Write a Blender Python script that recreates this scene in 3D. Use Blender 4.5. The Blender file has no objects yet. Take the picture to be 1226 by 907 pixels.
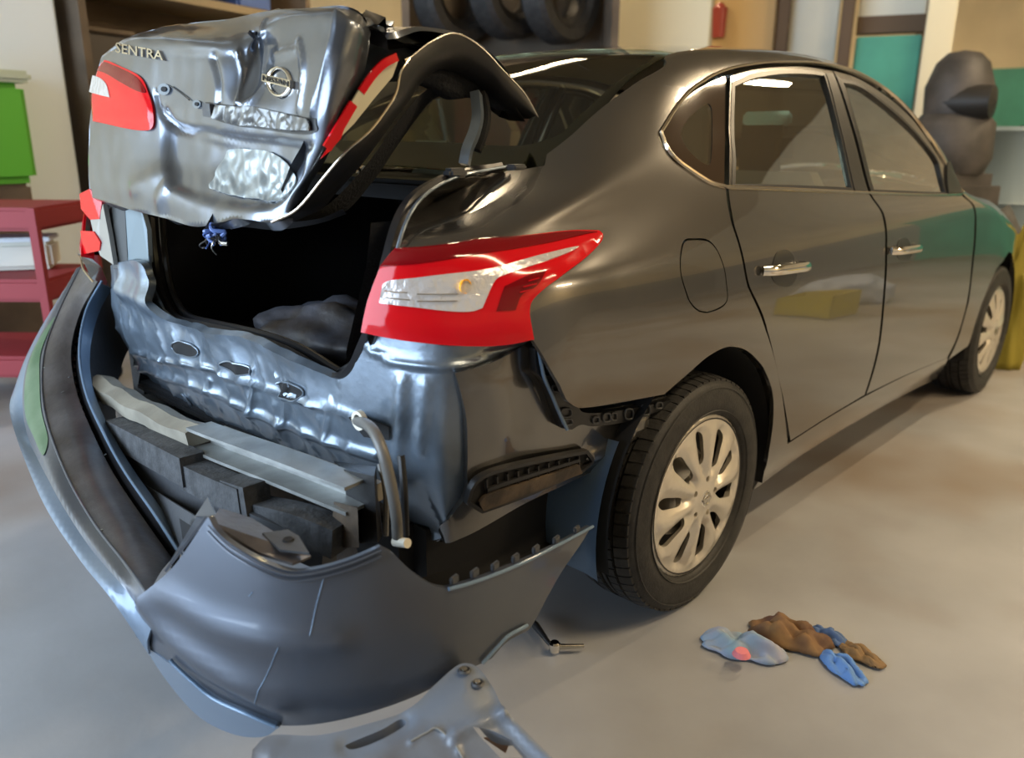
import bpy, bmesh, math, random
import numpy as np
from mathutils import Vector, Matrix, noise
from mathutils.bvhtree import BVHTree
from mathutils.geometry import delaunay_2d_cdt
random.seed(4); PI = math.pi
SC = bpy.context.scene; COL = SC.collection
# ------------------------------------------------------------------ camera
CP = np.array([-1.7538, -1.8478, 1.2106]); YAW, PITCH, ROLL, FPX = .7606, -.2878, .0063, 975.03
FW = np.array([math.cos(YAW)*math.cos(PITCH), math.sin(YAW)*math.cos(PITCH), math.sin(PITCH)])
_r = np.array([math.sin(YAW), -math.cos(YAW), 0.]); _u = np.cross(_r, FW)
RT = math.cos(ROLL)*_r+math.sin(ROLL)*_u; UP = -math.sin(ROLL)*_r+math.cos(ROLL)*_u
cd = bpy.data.cameras.new('camera'); cam = bpy.data.objects.new('camera', cd); COL.objects.link(cam)
M = Matrix.Identity(4)
for i in range(3):
    M[i][0] = RT[i]; M[i][1] = UP[i]; M[i][2] = -FW[i]; M[i][3] = CP[i]
cam.matrix_world = M
cd.sensor_width = 36; cd.lens = 36*FPX/1226; cd.clip_start = .05; cd.clip_end = 200
cd.dof.use_dof = True; cd.dof.focus_distance = 1.85; cd.dof.aperture_fstop = 2.5
SC.camera = cam
# ------------------------------------------------------------------ world, lights, exposure
w = bpy.data.worlds.new('daylight'); SC.world = w; w.use_nodes = True
bg = w.node_tree.nodes['Background']; bg.inputs[0].default_value = (.62, .78, 1, 1); bg.inputs[1].default_value = 1.6
SC.view_settings.view_transform = 'Standard'; SC.view_settings.look = 'None'
SC.view_settings.gamma = 1; SC.view_settings.exposure = 0.27; SC.view_settings.use_curve_mapping = False
def area(name, loc, rot, sx, sy, power, col):
    l = bpy.data.lights.new(name, 'AREA'); l.shape = 'RECTANGLE'; l.size = sx; l.size_y = sy; l.energy = power; l.color = col
    o = bpy.data.objects.new(name, l); o.location = loc; o.rotation_euler = rot; COL.objects.link(o); return o
# daylight entering through the open shutter door behind the car (rear wall) 
area('door_daylight', (-5.05, 2.1, 1.75), (0, -math.radians(86), 0), 3.2, 6.2, 430, (.66, .82, 1))
# ------------------------------------------------------------------ materials
def mat(name, col, rough=.5, metal=0, coat=0, coatr=.03, var=0, vscale=8, bump=0, bscale=60, emit=0, spec=.5, col2=None, vlo=.35, vhi=.65, detail=6):
    m = bpy.data.materials.new(name); m.use_nodes = True; nt = m.node_tree; b = nt.nodes['Principled BSDF']
    c = (*col, 1) if len(col) == 3 else col
    b.inputs['Base Color'].default_value = c; b.inputs['Roughness'].default_value = rough; b.inputs['Metallic'].default_value = metal
    b.inputs['Coat Weight'].default_value = coat; b.inputs['Coat Roughness'].default_value = coatr
    b.inputs['Specular IOR Level'].default_value = spec
    if emit: b.inputs['Emission Color'].default_value = c; b.inputs['Emission Strength'].default_value = emit
    if var or col2 or bump:
        tc = nt.nodes.new('ShaderNodeTexCoord')
    if var or col2:
        n = nt.nodes.new('ShaderNodeTexNoise'); n.inputs['Scale'].default_value = vscale; n.inputs['Detail'].default_value = detail
        nt.links.new(tc.outputs['Object'], n.inputs['Vector'])
        r = nt.nodes.new('ShaderNodeValToRGB'); nt.links.new(n.outputs['Fac'], r.inputs[0])
        r.color_ramp.elements[0].position = vlo; r.color_ramp.elements[1].position = vhi
        if col2: a, d = c, (*col2, 1)
        else: a = tuple(x*(1-var) for x in c[:3])+(1,); d = tuple(min(1, x*(1+var)) for x in c[:3])+(1,)
        r.color_ramp.elements[0].color = a; r.color_ramp.elements[1].color = d
        nt.links.new(r.outputs[0], b.inputs['Base Color'])
    if bump:
        n2 = nt.nodes.new('ShaderNodeTexNoise'); n2.inputs['Scale'].default_value = bscale; n2.inputs['Detail'].default_value = 5
        nt.links.new(tc.outputs['Object'], n2.inputs['Vector'])
        bp = nt.nodes.new('ShaderNodeBump'); bp.inputs['Strength'].default_value = bump; bp.inputs['Distance'].default_value = .01
        nt.links.new(n2.outputs['Fac'], bp.inputs['Height']); nt.links.new(bp.outputs[0], b.inputs['Normal'])
    return m
def glassmat(name, tint, refl=.12, rough=0, top=.95):
    m = bpy.data.materials.new(name); m.use_nodes = True; nt = m.node_tree; nt.nodes.clear()
    o = nt.nodes.new('ShaderNodeOutputMaterial'); t = nt.nodes.new('ShaderNodeBsdfTransparent'); g = nt.nodes.new('ShaderNodeBsdfGlossy')
    t.inputs[0].default_value = (*tint, 1); g.inputs['Roughness'].default_value = rough; g.inputs[0].default_value = (1, 1, 1, 1)
    f = nt.nodes.new('ShaderNodeLayerWeight'); f.inputs[0].default_value = .35
    mp = nt.nodes.new('ShaderNodeMapRange'); mp.inputs['To Min'].default_value = refl; mp.inputs['To Max'].default_value = top
    nt.links.new(f.outputs['Fresnel'], mp.inputs[0])
    x = nt.nodes.new('ShaderNodeMixShader'); nt.links.new(mp.outputs[0], x.inputs[0]); nt.links.new(t.outputs[0], x.inputs[1]); nt.links.new(g.outputs[0], x.inputs[2])
    nt.links.new(x.outputs[0], o.inputs[0]); return m
PAINT = mat('grey_paint', (.135, .13, .125), .24, .85, 1, .015)
PAINTB = mat('grey_paint_bumper', (.085, .098, .125), .40, .55, .5, .10, bump=.02, bscale=9)
STEEL = mat('bare_grey_steel', (.18, .225, .28), .33, .6, .5, .12, var=.18, vscale=9, bump=.10, bscale=45)
LIDM = mat('crumpled_lid_paint', (.145, .165, .20), .30, .85, .8, .05, bump=.03, bscale=14)
BLACK = mat('black_plastic', (.012, .012, .013), .42, bump=.05)
DULL = mat('dull_black', (.008, .008, .009), .85)
SEAL = mat('black_rubber_seal', (.012, .012, .014), .33)
DARKG = mat('dark_grey_plastic', (.055, .058, .064), .45, bump=.15, bscale=40)
DUSTY = mat('dusty_brown_plastic', (.03, .022, .016), .6, col2=(.12, .085, .055), vscale=14, bump=.2)
UNDER = mat('rusty_underbody', (.02, .017, .015), .8, col2=(.10, .07, .045), vscale=9, bump=.3)
FOAM = mat('grey_foam', (.05, .052, .056), .8, var=.35, vscale=25, bump=.35, bscale=90)
BEAM = mat('dusty_beam_metal', (.33, .34, .33), .42, .5, var=.2, vscale=12, bump=.1)
BEIGE = mat('dusty_beige_metal', (.34, .31, .25), .5, .3, var=.2, vscale=10, bump=.1)
CHROME = mat('chrome', (.85, .82, .76), .08, 1)
MOLD = mat('satin_chrome', (.72, .64, .52), .2, 1)
RED = mat('red_lens', (.60, .004, .010), .12, 0, .12, .01, spec=.28)
RED2 = mat('dark_red_lens', (.17, .002, .005), .08, 0, .2, .01, spec=.3)
CLEAR = mat('clear_lens', (.72, .70, .70), .12, .35, 1, .02, bump=.5, bscale=55)
AMBER = mat('amber_bulb', (.95, .45, .02), .2, coat=1, emit=.25)
CREAM = mat('cream_lamp_backing', (.62, .58, .42), .35)
RUBBER = mat('tyre_rubber', (.018, .017, .016), .62, var=.4, vscale=30, bump=.15, bscale=120)
CAPM = mat('silver_hubcap', (.66, .61, .53), .33, .55, .4, .1)
RIMD = mat('dark_steel_wheel', (.03, .028, .026), .5, .3)
GLASS = glassmat('side_glass', (.92, .95, .84), .45)
GLASSD = glassmat('rear_glass', (.60, .62, .48), .04, top=.42)
FAB = mat('grey_seat_fabric', (.34, .32, .26), .9, bump=.2, bscale=200)
FABD = mat('black_trunk_carpet', (.010, .011, .014), .95, bump=.4, bscale=150)
TRIMB = mat('beige_cabin_trim', (.36, .33, .27), .7)
PLATEW = mat('worn_white_patch', (.30, .33, .33), .38, .4, .5, .1, var=.2, vscale=20, bump=.4, bscale=18)
BLUEW = mat('blue_wire', (.10, .17, .42), .35)
WHITEP = mat('white_plastic', (.70, .66, .55), .4)
HOSE = mat('grey_hose', (.13, .125, .115), .4, bump=.1)
LINER = mat('blue_grey_liner', (.15, .23, .34), .4, .3, .5, .1, bump=.08, bscale=30)
PADM = mat('scuffed_bumper_step', (.040, .034, .034), .45, 0, .3, .2, col2=(.105, .095, .095), vscale=7, vlo=.4, vhi=.8, bump=.25, bscale=30)
TOOLM = mat('tool_steel', (.55, .52, .46), .25, 1)
COVER = mat('grey_splash_shield', (.16, .185, .225), .42, .1, .2, .2, col2=(.085, .07, .06), vscale=3.2, vlo=.5, vhi=.66, bump=.08, bscale=25)
# ------------------------------------------------------------------ object helpers
def setp(o, label=None, cat=None, group=None, kind=None):
    if label: o['label'] = label
    if cat: o['category'] = cat
    if group: o['group'] = group
    if kind: o['kind'] = kind
    return o
def empty(name, loc=(0, 0, 0), **k):
    o = bpy.data.objects.new(name, None); o.location = loc; o.empty_display_size = .1; COL.objects.link(o); return setp(o, **k)
def mk(name, verts, faces, m, parent=None, smooth=True, normals=None, **k):
    me = bpy.data.meshes.new(name); me.from_pydata([tuple(map(float, v)) for v in verts], [], [tuple(map(int, f)) for f in faces])
    me.materials.append(m)
    if smooth: me.polygons.foreach_set('use_smooth', [True]*len(me.polygons))
    if normals is not None: me.normals_split_custom_set_from_vertices([tuple(map(float, n)) for n in normals])
    me.update()
    o = bpy.data.objects.new(name, me); COL.objects.link(o)
    if parent:
        o.parent = parent
        L = parent.location.copy(); p = parent.parent
        while p: L += p.location; p = p.parent
        if parent.rotation_euler.z == 0: me.transform(Matrix.Translation(-L))
    return setp(o, **k)
class B:
    """collects simple solids into one mesh"""
    def __init__(s): s.v = []; s.f = []
    def add(s, V, F):
        n = len(s.v); s.v += [tuple(map(float, p)) for p in V]; s.f += [tuple(int(i)+n for i in f) for f in F]; return s
    def hexa(s, P):  # 8 corners: bottom 4 (ccw), top 4
        return s.add(P, [(3, 2, 1, 0), (4, 5, 6, 7), (0, 1, 5, 4), (1, 2, 6, 5), (2, 3, 7, 6), (3, 0, 4, 7)])
    def box(s, c, d, rz=0, bev=0):
        cx, cy, cz = c; x, y, z = d[0]/2, d[1]/2, d[2]/2; cr, sr = math.cos(rz), math.sin(rz)
        if bev:
            bm = bmesh.new(); bmesh.ops.create_cube(bm, size=1)
            for v in bm.verts: v.co.x *= d[0]; v.co.y *= d[1]; v.co.z *= d[2]
            bmesh.ops.bevel(bm, geom=bm.edges[:], offset=bev, segments=2, affect='EDGES')
            V = [(cx+v.co.x*cr-v.co.y*sr, cy+v.co.x*sr+v.co.y*cr, cz+v.co.z) for v in bm.verts]
            bm.verts.index_update(); F = [[v.index for v in f.verts] for f in bm.faces]; bm.free()
            return s.add(V, F)
        P = [(a*x, b*y, e*z) for e in (-1, 1) for a, b in ((-1, -1), (1, -1), (1, 1), (-1, 1))]
        return s.hexa([(cx+p[0]*cr-p[1]*sr, cy+p[0]*sr+p[1]*cr, cz+p[2]) for p in P])
    def tube(s, pts, r, n=10, cap=True):
        P = [Vector(p) for p in pts]; R = r if isinstance(r, (list, tuple)) else [r]*len(P); base = len(s.v); up = Vector((0, 0, 1)); rings = []
        pu = None
        for i, p in enumerate(P):
            d = (P[min(i+1, len(P)-1)]-P[max(i-1, 0)]).normalized()
            if pu is None:
                a = up if abs(d.z) < .9 else Vector((1, 0, 0)); pu = (a-d*a.dot(d)).normalized()
            else: pu = (pu-d*pu.dot(d)).normalized()
            q = d.cross(pu)
            rings.append([p+R[i]*(math.cos(t)*pu+math.sin(t)*q) for t in [2*PI*k/n for k in range(n)]])
        V = [v for g in rings for v in g]; F = []
        for i in range(len(P)-1):
            for k in range(n): F.append((i*n+k, i*n+(k+1) % n, (i+1)*n+(k+1) % n, (i+1)*n+k))
        if cap: F.append(tuple(range(n))[::-1]); F.append(tuple((len(P)-1)*n+k for k in range(n)))
        return s.add(V, F)
    def sweep(s, pts, sec, closed_sec=True, normals=None, cap=True):
        """sec: list of (a,b): a along side normal, b along up"""
        P = [Vector(p) for p in pts]; n = len(sec); V = []; F = []
        for i, p in enumerate(P):
            d = (P[min(i+1, len(P)-1)]-P[max(i-1, 0)]).normalized()
            N = Vector(normals[i]) if normals is not None else Vector((0, 0, 1)); N = (N-d*N.dot(d)).normalized(); S = d.cross(N)
            for a, b in sec: V.append(p+S*a+N*b)
        for i in range(len(P)-1):
            for k in range(n if closed_sec else n-1): F.append((i*n+k, i*n+(k+1) % n, (i+1)*n+(k+1) % n, (i+1)*n+k))
        if cap and closed_sec: F.append(tuple(range(n))[::-1]); F.append(tuple((len(P)-1)*n+k for k in range(n)))
        return s.add(V, F)
    def lathe(s, prof, c, axis='y', n=48, closed=False):
        """prof: (r, h); revolve about axis through c"""
        V = []; F = []; m = len(prof)
        for k in range(n):
            t = 2*PI*k/n
            for r, h in prof:
                a, b = r*math.cos(t), r*math.sin(t)
                V.append((c[0]+a, c[1]+h, c[2]+b) if axis == 'y' else (c[0]+a, c[1]+b, c[2]+h) if axis == 'z' else (c[0]+h, c[1]+a, c[2]+b))
        for k in range(n):
            k2 = (k+1) % n
            for i in range(m if closed else m-1):
                j = (i+1) % m; F.append((k*m+i, k2*m+i, k2*m+j, k*m+j))
        return s.add(V, F)
    def out(s, name, m, parent=None, smooth=True, recalc=True, **k):
        o = mk(name, s.v, s.f, m, parent, smooth, **k)
        if recalc:
            bm = bmesh.new(); bm.from_mesh(o.data); bmesh.ops.recalc_face_normals(bm, faces=bm.faces); bm.to_mesh(o.data); bm.free()
        if smooth: o.data.set_sharp_from_angle(angle=math.radians(38))
        return o
# ------------------------------------------------------------------ pixel rays and parametric surfaces
def ray(px, py): return FW+(px-613)/FPX*RT-(py-453.5)/FPX*UP
def un(px, py, ax, val):
    d = ray(px, py); i = 'xyz'.index(ax); return CP+d*(val-CP[i])/d[i]
def crspl(P, n=8, closed=False):
    P = np.array(P, float)
    if len(P) < 3 and not closed:
        t = np.linspace(0, 1, n+1)[:, None]; return P[0]*(1-t)+P[1]*t
    Q = np.vstack([P[-1], P, P[0], P[1]]) if closed else np.vstack([2*P[0]-P[1], P, 2*P[-1]-P[-2]])
    out = []
    for i in range(1, len(Q)-2):
        for t in np.arange(n)/n:
            out.append(.5*((2*Q[i])+(-Q[i-1]+Q[i+1])*t+(2*Q[i-1]-5*Q[i]+4*Q[i+1]-Q[i+2])*t*t+(-Q[i-1]+3*Q[i]-3*Q[i+1]+Q[i+2])*t**3))
    if not closed: out.append(P[-1])
    return np.array(out)
def _w(t): return np.stack([-.5*t+t*t-.5*t**3, 1-2.5*t*t+1.5*t**3, .5*t+2*t*t-1.5*t**3, -.5*t*t+.5*t**3], -1)
class Surf:
    def P(s, U, V, off=0, disp=None):
        p = s.P0(U, V)
        if disp is None and np.isscalar(off) and off == 0: return p
        d = np.zeros(len(p))+off
        if disp is not None: d = d+disp(U, V)
        return p+s.N0(U, V)*d[:, None]
    def N0(s, U, V):
        e = 1.5e-3
        a = s.P0(U+e, V)-s.P0(U-e, V); b = s.P0(U, V+e)-s.P0(U, V-e); n = np.cross(a, b); n /= np.linalg.norm(n, axis=1)[:, None]+1e-12
        return n*s.sign
    def Nd(s, U, V, off, disp, e=2e-3):
        a = s.P(U+e, V, off, disp)-s.P(U-e, V, off, disp); b = s.P(U, V+e, off, disp)-s.P(U, V-e, off, disp)
        n = np.cross(a, b); n /= np.linalg.norm(n, axis=1)[:, None]+1e-12; return n*s.sign
    def build(s, nu, nv, ref):
        U = np.linspace(s.u0, s.u1, nu); V = np.linspace(s.v0, s.v1, nv); gu, gv = np.meshgrid(U, V, indexing='ij')
        s.uv = np.stack([gu.ravel(), gv.ravel()], 1); s.sign = 1; pts = s.P0(s.uv[:, 0], s.uv[:, 1]); s.tri = []
        for i in range(nu-1):
            for j in range(nv-1):
                a = i*nv+j; s.tri += [(a, a+nv, a+nv+1), (a, a+nv+1, a+1)]
        s.pts = pts; s.bvh = BVHTree.FromPolygons([tuple(p) for p in pts], s.tri)
        u = np.array([ref[0]]); v = np.array([ref[1]]); 
        if (s.N0(u, v)[0]@np.array(ref[2])) < 0: s.sign = -1
        return s
    def hit(s, px, py, second=False):
        o = Vector(CP); d = Vector(ray(px, py)).normalized(); h = s.bvh.ray_cast(o, d)
        if second and h[0] is not None: h = s.bvh.ray_cast(h[0]+d*.05, d)
        if h[0] is None:
            # nearest surface point to the ray
            best = None
            D = np.array(d); rel = s.pts-CP; t = rel@D; dist = np.linalg.norm(rel-t[:, None]*D, axis=1)/np.maximum(t, .1); k = int(dist.argmin())
            s.miss = getattr(s, 'miss', 0)+1
            if dist[k] > .012: print('MISS', px, py, round(float(dist[k])*FPX, 1), 'px', s.pts[k].round(2))
            return s.uv[k].copy()
        a, b, c = s.tri[h[2]]; A, Bq, Cq = (s.pts[i] for i in (a, b, c)); p = np.array(h[0])
        v0, v1, v2 = Bq-A, Cq-A, p-A; d00, d01, d11, d20, d21 = v0@v0, v0@v1, v1@v1, v2@v0, v2@v1; den = d00*d11-d01*d01
        v = (d11*d20-d01*d21)/den; w_ = (d00*d21-d01*d20)/den
        return s.uv[a]*(1-v-w_)+s.uv[b]*v+s.uv[c]*w_
    def loop(s, pts, closed=True, n=8):
        """pts: (px,py) smooth, (px,py,'c') corner, ('uv',u,v[,'c'])"""
        q = []; c = []
        for p in pts:
            if p[0] == 'uv': q.append(np.array(p[1:3], float)); c.append(len(p) > 3)
            else: q.append(s.hit(p[0], p[1])); c.append(len(p) > 2)
        if not closed: return crspl(q, n)
        ids = [i for i, k in enumerate(c) if k]
        if not ids: return crspl(q, n, True)
        out = []; N = len(q)
        for a, i in enumerate(ids):
            j = ids[(a+1) % len(ids)]; L = [q[i]]; k = i
            while True:
                k = (k+1) % N; L.append(q[k])
                if k == j: break
            seg = crspl(L, n) if len(L) > 2 else np.array([L[0]*(1-t)+L[1]*t for t in np.linspace(0, 1, n+1)])
            out += list(seg[:-1])
        return np.array(out)
class Net(Surf):
    """tensor Catmull-Rom surface through a control net [i][j] -> xyz, metric-ish parameters"""
    def __init__(s, C, ref, us=None, vs=None, sub=8):
        s.C = np.array(C, float); n, m = s.C.shape[:2]
        du = np.linalg.norm(np.diff(s.C, axis=0), axis=2).mean(1); dv = np.linalg.norm(np.diff(s.C, axis=1), axis=2).mean(0)
        s.ku = np.r_[0, np.cumsum(du)] if us is None else np.array(us, float); s.kv = np.r_[0, np.cumsum(dv)] if vs is None else np.array(vs, float)
        s.u0, s.u1, s.v0, s.v1 = s.ku[0], s.ku[-1], s.kv[0], s.kv[-1]
        E = np.concatenate([2*s.C[:1]-s.C[1:2], s.C, 2*s.C[-1:]-s.C[-2:-1]], 0); s.E = np.concatenate([2*E[:, :1]-E[:, 1:2], E, 2*E[:, -1:]-E[:, -2:-1]], 1)
        s.build((n-1)*sub+1, (m-1)*sub+1, (s.ku[n//2], s.kv[m//2] if len(ref) == 3 else ref[3], ref[:3]))
    def P0(s, U, V):
        U = np.clip(U, s.u0, s.u1); V = np.clip(V, s.v0, s.v1)
        iu = np.interp(U, s.ku, np.arange(len(s.ku))); iv = np.interp(V, s.kv, np.arange(len(s.kv)))
        a = np.clip(iu.astype(int), 0, len(s.ku)-2); b = np.clip(iv.astype(int), 0, len(s.kv)-2); wa = _w(iu-a); wb = _w(iv-b); r = 0
        for i in range(4):
            for j in range(4): r = r+(wa[:, i]*wb[:, j])[:, None]*s.E[a+i, b+j]
        return r
class Curtain(Surf):
    """vertical surface over a plan curve: u = arc length, v = z"""
    def __init__(s, plan, z0, z1, ref=(-1, 0, 0), n=10, lean=None):
        s.pl = crspl(plan, n); s.s = np.r_[0, np.cumsum(np.linalg.norm(np.diff(s.pl, axis=0), axis=1))]
        s.u0, s.u1, s.v0, s.v1 = 0, s.s[-1], z0, z1; s.lean = lean
        s.build(len(s.s)*2, 14 if lean else 4, (s.s[-1]*.5, (z0+z1)/2, ref))
    def P0(s, U, V):
        U = np.clip(U, s.u0, s.u1); r = np.stack([np.interp(U, s.s, s.pl[:, 0]), np.interp(U, s.s, s.pl[:, 1]), V], -1)
        return r+s.lean(U, V) if s.lean else r
def seg_dist(U, V, poly, closed=False):
    p = np.stack([U, V], 1); q = np.array(poly); n = len(q); best = np.full(len(p), 1e9)
    for i in range(n if closed else n-1):
        a, b = q[i], q[(i+1) % n]; ab = b-a; t = np.clip(((p-a)@ab)/(ab@ab+1e-12), 0, 1); best = np.minimum(best, np.linalg.norm(p-a-t[:, None]*ab, axis=1))
    return best
def inside(U, V, poly):
    q = np.array(poly); r = np.zeros(len(U), bool); j = len(q)-1
    for i in range(len(q)):
        c = ((q[i, 1] > V) != (q[j, 1] > V))
        with np.errstate(divide='ignore', invalid='ignore'):
            c &= U < (q[j, 0]-q[i, 0])*(V-q[i, 1])/(q[j, 1]-q[i, 1])+q[i, 0]
        r ^= c; j = i
    return r
def dens(q, step):
    q = np.array(q); out = []
    for i in range(len(q)):
        a, b = q[i], q[(i+1) % len(q)]; L = np.linalg.norm(b-a)
        if L < 1e-5: continue
        k = max(1, int(math.ceil(L/step)))
        for t in range(k): out.append(a+(b-a)*t/k)
    return np.array(out)
def offset_loop(q, d):
    q = np.array(q); n = len(q); area2 = sum(q[i, 0]*q[(i+1) % n, 1]-q[(i+1) % n, 0]*q[i, 1] for i in range(n))
    sg = 1 if area2 > 0 else -1; out = []
    for i in range(n):
        t = q[(i+1) % n]-q[i-1]; L = np.linalg.norm(t)+1e-9; nrm = np.array([-t[1], t[0]])/L*sg; out.append(q[i]+nrm*d)
    return np.array(out)
def panel(name, S, loop, m, parent, step=.03, off=0, disp=None, holes=(), flange=.012, shrink=.0022, edge=None, both=False, keepn=True, **k):
    L = dens(loop, edge or step*.7)
    if shrink: L = offset_loop(L, shrink)
    H = [dens(h, edge or step*.7) for h in holes]
    pts = [tuple(p) for p in L]; edges = [(i, (i+1) % len(L)) for i in range(len(L))]
    for h in H:
        b = len(pts); pts += [tuple(p) for p in h]; edges += [(b+i, b+(i+1) % len(h)) for i in range(len(h))]
    lo, hi = L.min(0), L.max(0); gx = np.arange(lo[0], hi[0], step); gy = np.arange(lo[1], hi[1], step*.87); G = []
    for j, y in enumerate(gy):
        G += [(x+(step/2 if j % 2 else 0), y) for x in gx]
    G = np.array(G) if G else np.zeros((0, 2))
    if len(G):
        keep = inside(G[:, 0], G[:, 1], L) & (seg_dist(G[:, 0], G[:, 1], L, True) > step*.45)
        for h in H: keep &= ~inside(G[:, 0], G[:, 1], h) & (seg_dist(G[:, 0], G[:, 1], h, True) > step*.45)
        G = G[keep]
    vs, es, fs, ov, oe, of = delaunay_2d_cdt([Vector(p) for p in pts]+[Vector(p) for p in G], edges, [], 0, 1e-6)
    Q = np.array([[v.x, v.y] for v in vs]); F = np.array([f for f in fs if len(f) == 3]); c = Q[F].mean(1); kp = inside(c[:, 0], c[:, 1], L)
    for h in H: kp &= ~inside(c[:, 0], c[:, 1], h)
    F = F[kp]
    ar = (Q[F[:, 1]]-Q[F[:, 0]]); br = (Q[F[:, 2]]-Q[F[:, 0]]); F = F[np.abs(ar[:, 0]*br[:, 1]-ar[:, 1]*br[:, 0]) > 1e-9]
    P = S.P(Q[:, 0], Q[:, 1], off, disp); N = S.Nd(Q[:, 0], Q[:, 1], off, disp)
    fn = np.cross(P[F[:, 1]]-P[F[:, 0]], P[F[:, 2]]-P[F[:, 0]]); flip = (fn*N[F[:, 0]]).sum(1) < 0; F[flip] = F[flip][:, ::-1]
    V = list(P); NN = list(N); Fs = [tuple(f) for f in F]
    if flange:
        # border edges of the kept triangles become a rim folded inwards
        cnt = {}
        for f in Fs:
            for a, b in ((f[0], f[1]), (f[1], f[2]), (f[2], f[0])):
                cnt[(a, b)] = 1
        bd = [(a, b) for a, b in cnt if (b, a) not in cnt]; mp = {}
        def ring(i, kk):
            if (i, kk) not in mp:
                mp[(i, kk)] = len(V); V.append(P[i]-N[i]*(flange if kk else 0)); NN.append((0, 0, 0))
            return mp[(i, kk)]
        for a, b in bd: Fs.append((ring(b, 0), ring(a, 0), ring(a, 1), ring(b, 1)))
    o = mk(name, V, Fs, m, parent, True, NN if keepn else None, **k)
    return o
def strip(S, uv, off=0, disp=None):
    uv = np.array(uv); return S.P(uv[:, 0], uv[:, 1], off, disp), S.N0(uv[:, 0], uv[:, 1])
def wrap(S, V, fpx, off=0):
    """V: (a,b,h) -> surface through pixel map fpx(a,b)"""
    out = []
    for a, b, h in V:
        u, v = S.hit(*fpx(a, b)); out.append(S.P(np.array([u]), np.array([v]), off+h)[0])
    return out
def nz(x, y, z=0, s=1.): return noise.noise(Vector((x*s, y*s, z*s)))
def nzv(U, V, s, seed=0): return np.array([noise.noise(Vector((u*s, v*s, seed))) for u, v in zip(U, V)])
def text_mesh(txt, ext=.05, bold=0):
    c = bpy.data.curves.new('t', 'FONT'); c.body = txt; c.extrude = ext; c.offset = bold; c.resolution_u = 2
    o = bpy.data.objects.new('t', c); COL.objects.link(o); dg = bpy.context.evaluated_depsgraph_get(); me = bpy.data.meshes.new_from_object(o.evaluated_get(dg))
    V = np.array([v.co[:] for v in me.vertices]); F = [tuple(p.vertices) for p in me.polygons]
    bpy.data.objects.remove(o); lo, hi = V.min(0), V.max(0); V[:, :2] = (V[:, :2]-lo[:2])/(hi[:2]-lo[:2]); V[:, 2] = (V[:, 2] > 0); return V, F
# ------------------------------------------------------------------ the garage
room = B
def slab(name, lo, hi, m, **k):
    c = [(a+b)/2 for a, b in zip(lo, hi)]; d = [b-a for a, b in zip(lo, hi)]
    return B().box(c, d).out(name, m, smooth=False, kind='structure', **k)
FLOORM = mat('worn_concrete', (.27, .27, .275), .45, col2=(.40, .405, .42), vscale=1.6, vlo=.3, vhi=.7, bump=.06, bscale=30)
def floor_stains():
    nt = FLOORM.node_tree; b = nt.nodes['Principled BSDF']; src = b.inputs['Base Color'].links[0].from_socket
    tc = nt.nodes.new('ShaderNodeTexCoord'); n = nt.nodes.new('ShaderNodeTexNoise'); n.inputs['Scale'].default_value = .75; n.inputs['Detail'].default_value = 3
    mp = nt.nodes.new('ShaderNodeMapping'); mp.inputs['Location'].default_value = (3.1, 1.7, 0); nt.links.new(tc.outputs['Object'], mp.inputs[0]); nt.links.new(mp.outputs[0], n.inputs[0])
    r = nt.nodes.new('ShaderNodeValToRGB'); r.color_ramp.elements[0].position = .48; r.color_ramp.elements[1].position = .68; nt.links.new(n.outputs[0], r.inputs[0])
    x = nt.nodes.new('ShaderNodeMix'); x.data_type = 'RGBA'; nt.links.new(r.outputs[0], x.inputs[0]); nt.links.new(src, x.inputs[6]); x.inputs[7].default_value = (.20, .135, .075, 1)
    nt.links.new(x.outputs[2], b.inputs['Base Color'])
floor_stains()
WALLM = mat('cream_wall', (.62, .52, .34), .7, var=.10, vscale=1.5); TEAL = mat('teal_dado', (.06, .30, .22), .5, var=.15, vscale=2)
X0, X1, Y0, Y1, ZC = -5.2, 8.6, -6.0, 5.4, 4.2
slab('floor', (X0, Y0, -.1), (X1, Y1, 0), FLOORM)
slab('ceiling', (X0, Y0, ZC), (X1, Y1, ZC+.1), mat('ceiling_board', (.27, .21, .13), .8))
slab('wall_left', (X0, Y1, 0), (X1, Y1+.12, ZC), WALLM)
slab('wall_front', (X1, Y0, 0), (X1+.12, Y1, ZC), WALLM)
slab('wall_right', (X0, Y0-.12, 0), (X1, Y0, ZC), WALLM)
slab('wall_rear', (X0-.12, -6, 0), (X0, -1.1, ZC), WALLM)
slab('wall_rear_far', (X0-.12, 5.3, 0), (X0, Y1, ZC), WALLM)
slab('wall_rear_top', (X0-.12, -1.1, 3.4), (X0, 5.3, ZC), WALLM)
GD = mat('grey_dado', (.27, .265, .25), .5)
slab('trim_1', (X0, Y0, 0), (X1, Y0+.03, 1.45), GD)
slab('trim_8', (X1-.03, Y0, 0), (X1, -3.2, 1.5), GD)
slab('trim_2', (X1-.03, -3.2, 0), (X1, Y1, 1.95), TEAL)
BROWNP = mat('brown_post', (.10, .06, .03), .6)
for i, (y, wd, c) in enumerate([(1.55, .22, BROWNP), (3.55, .3, BROWNP)]):
    slab('trim_%d' % (i+3), (X1-.2, y-wd/2, 0), (X1-.03, y+wd/2, ZC), c)
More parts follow.
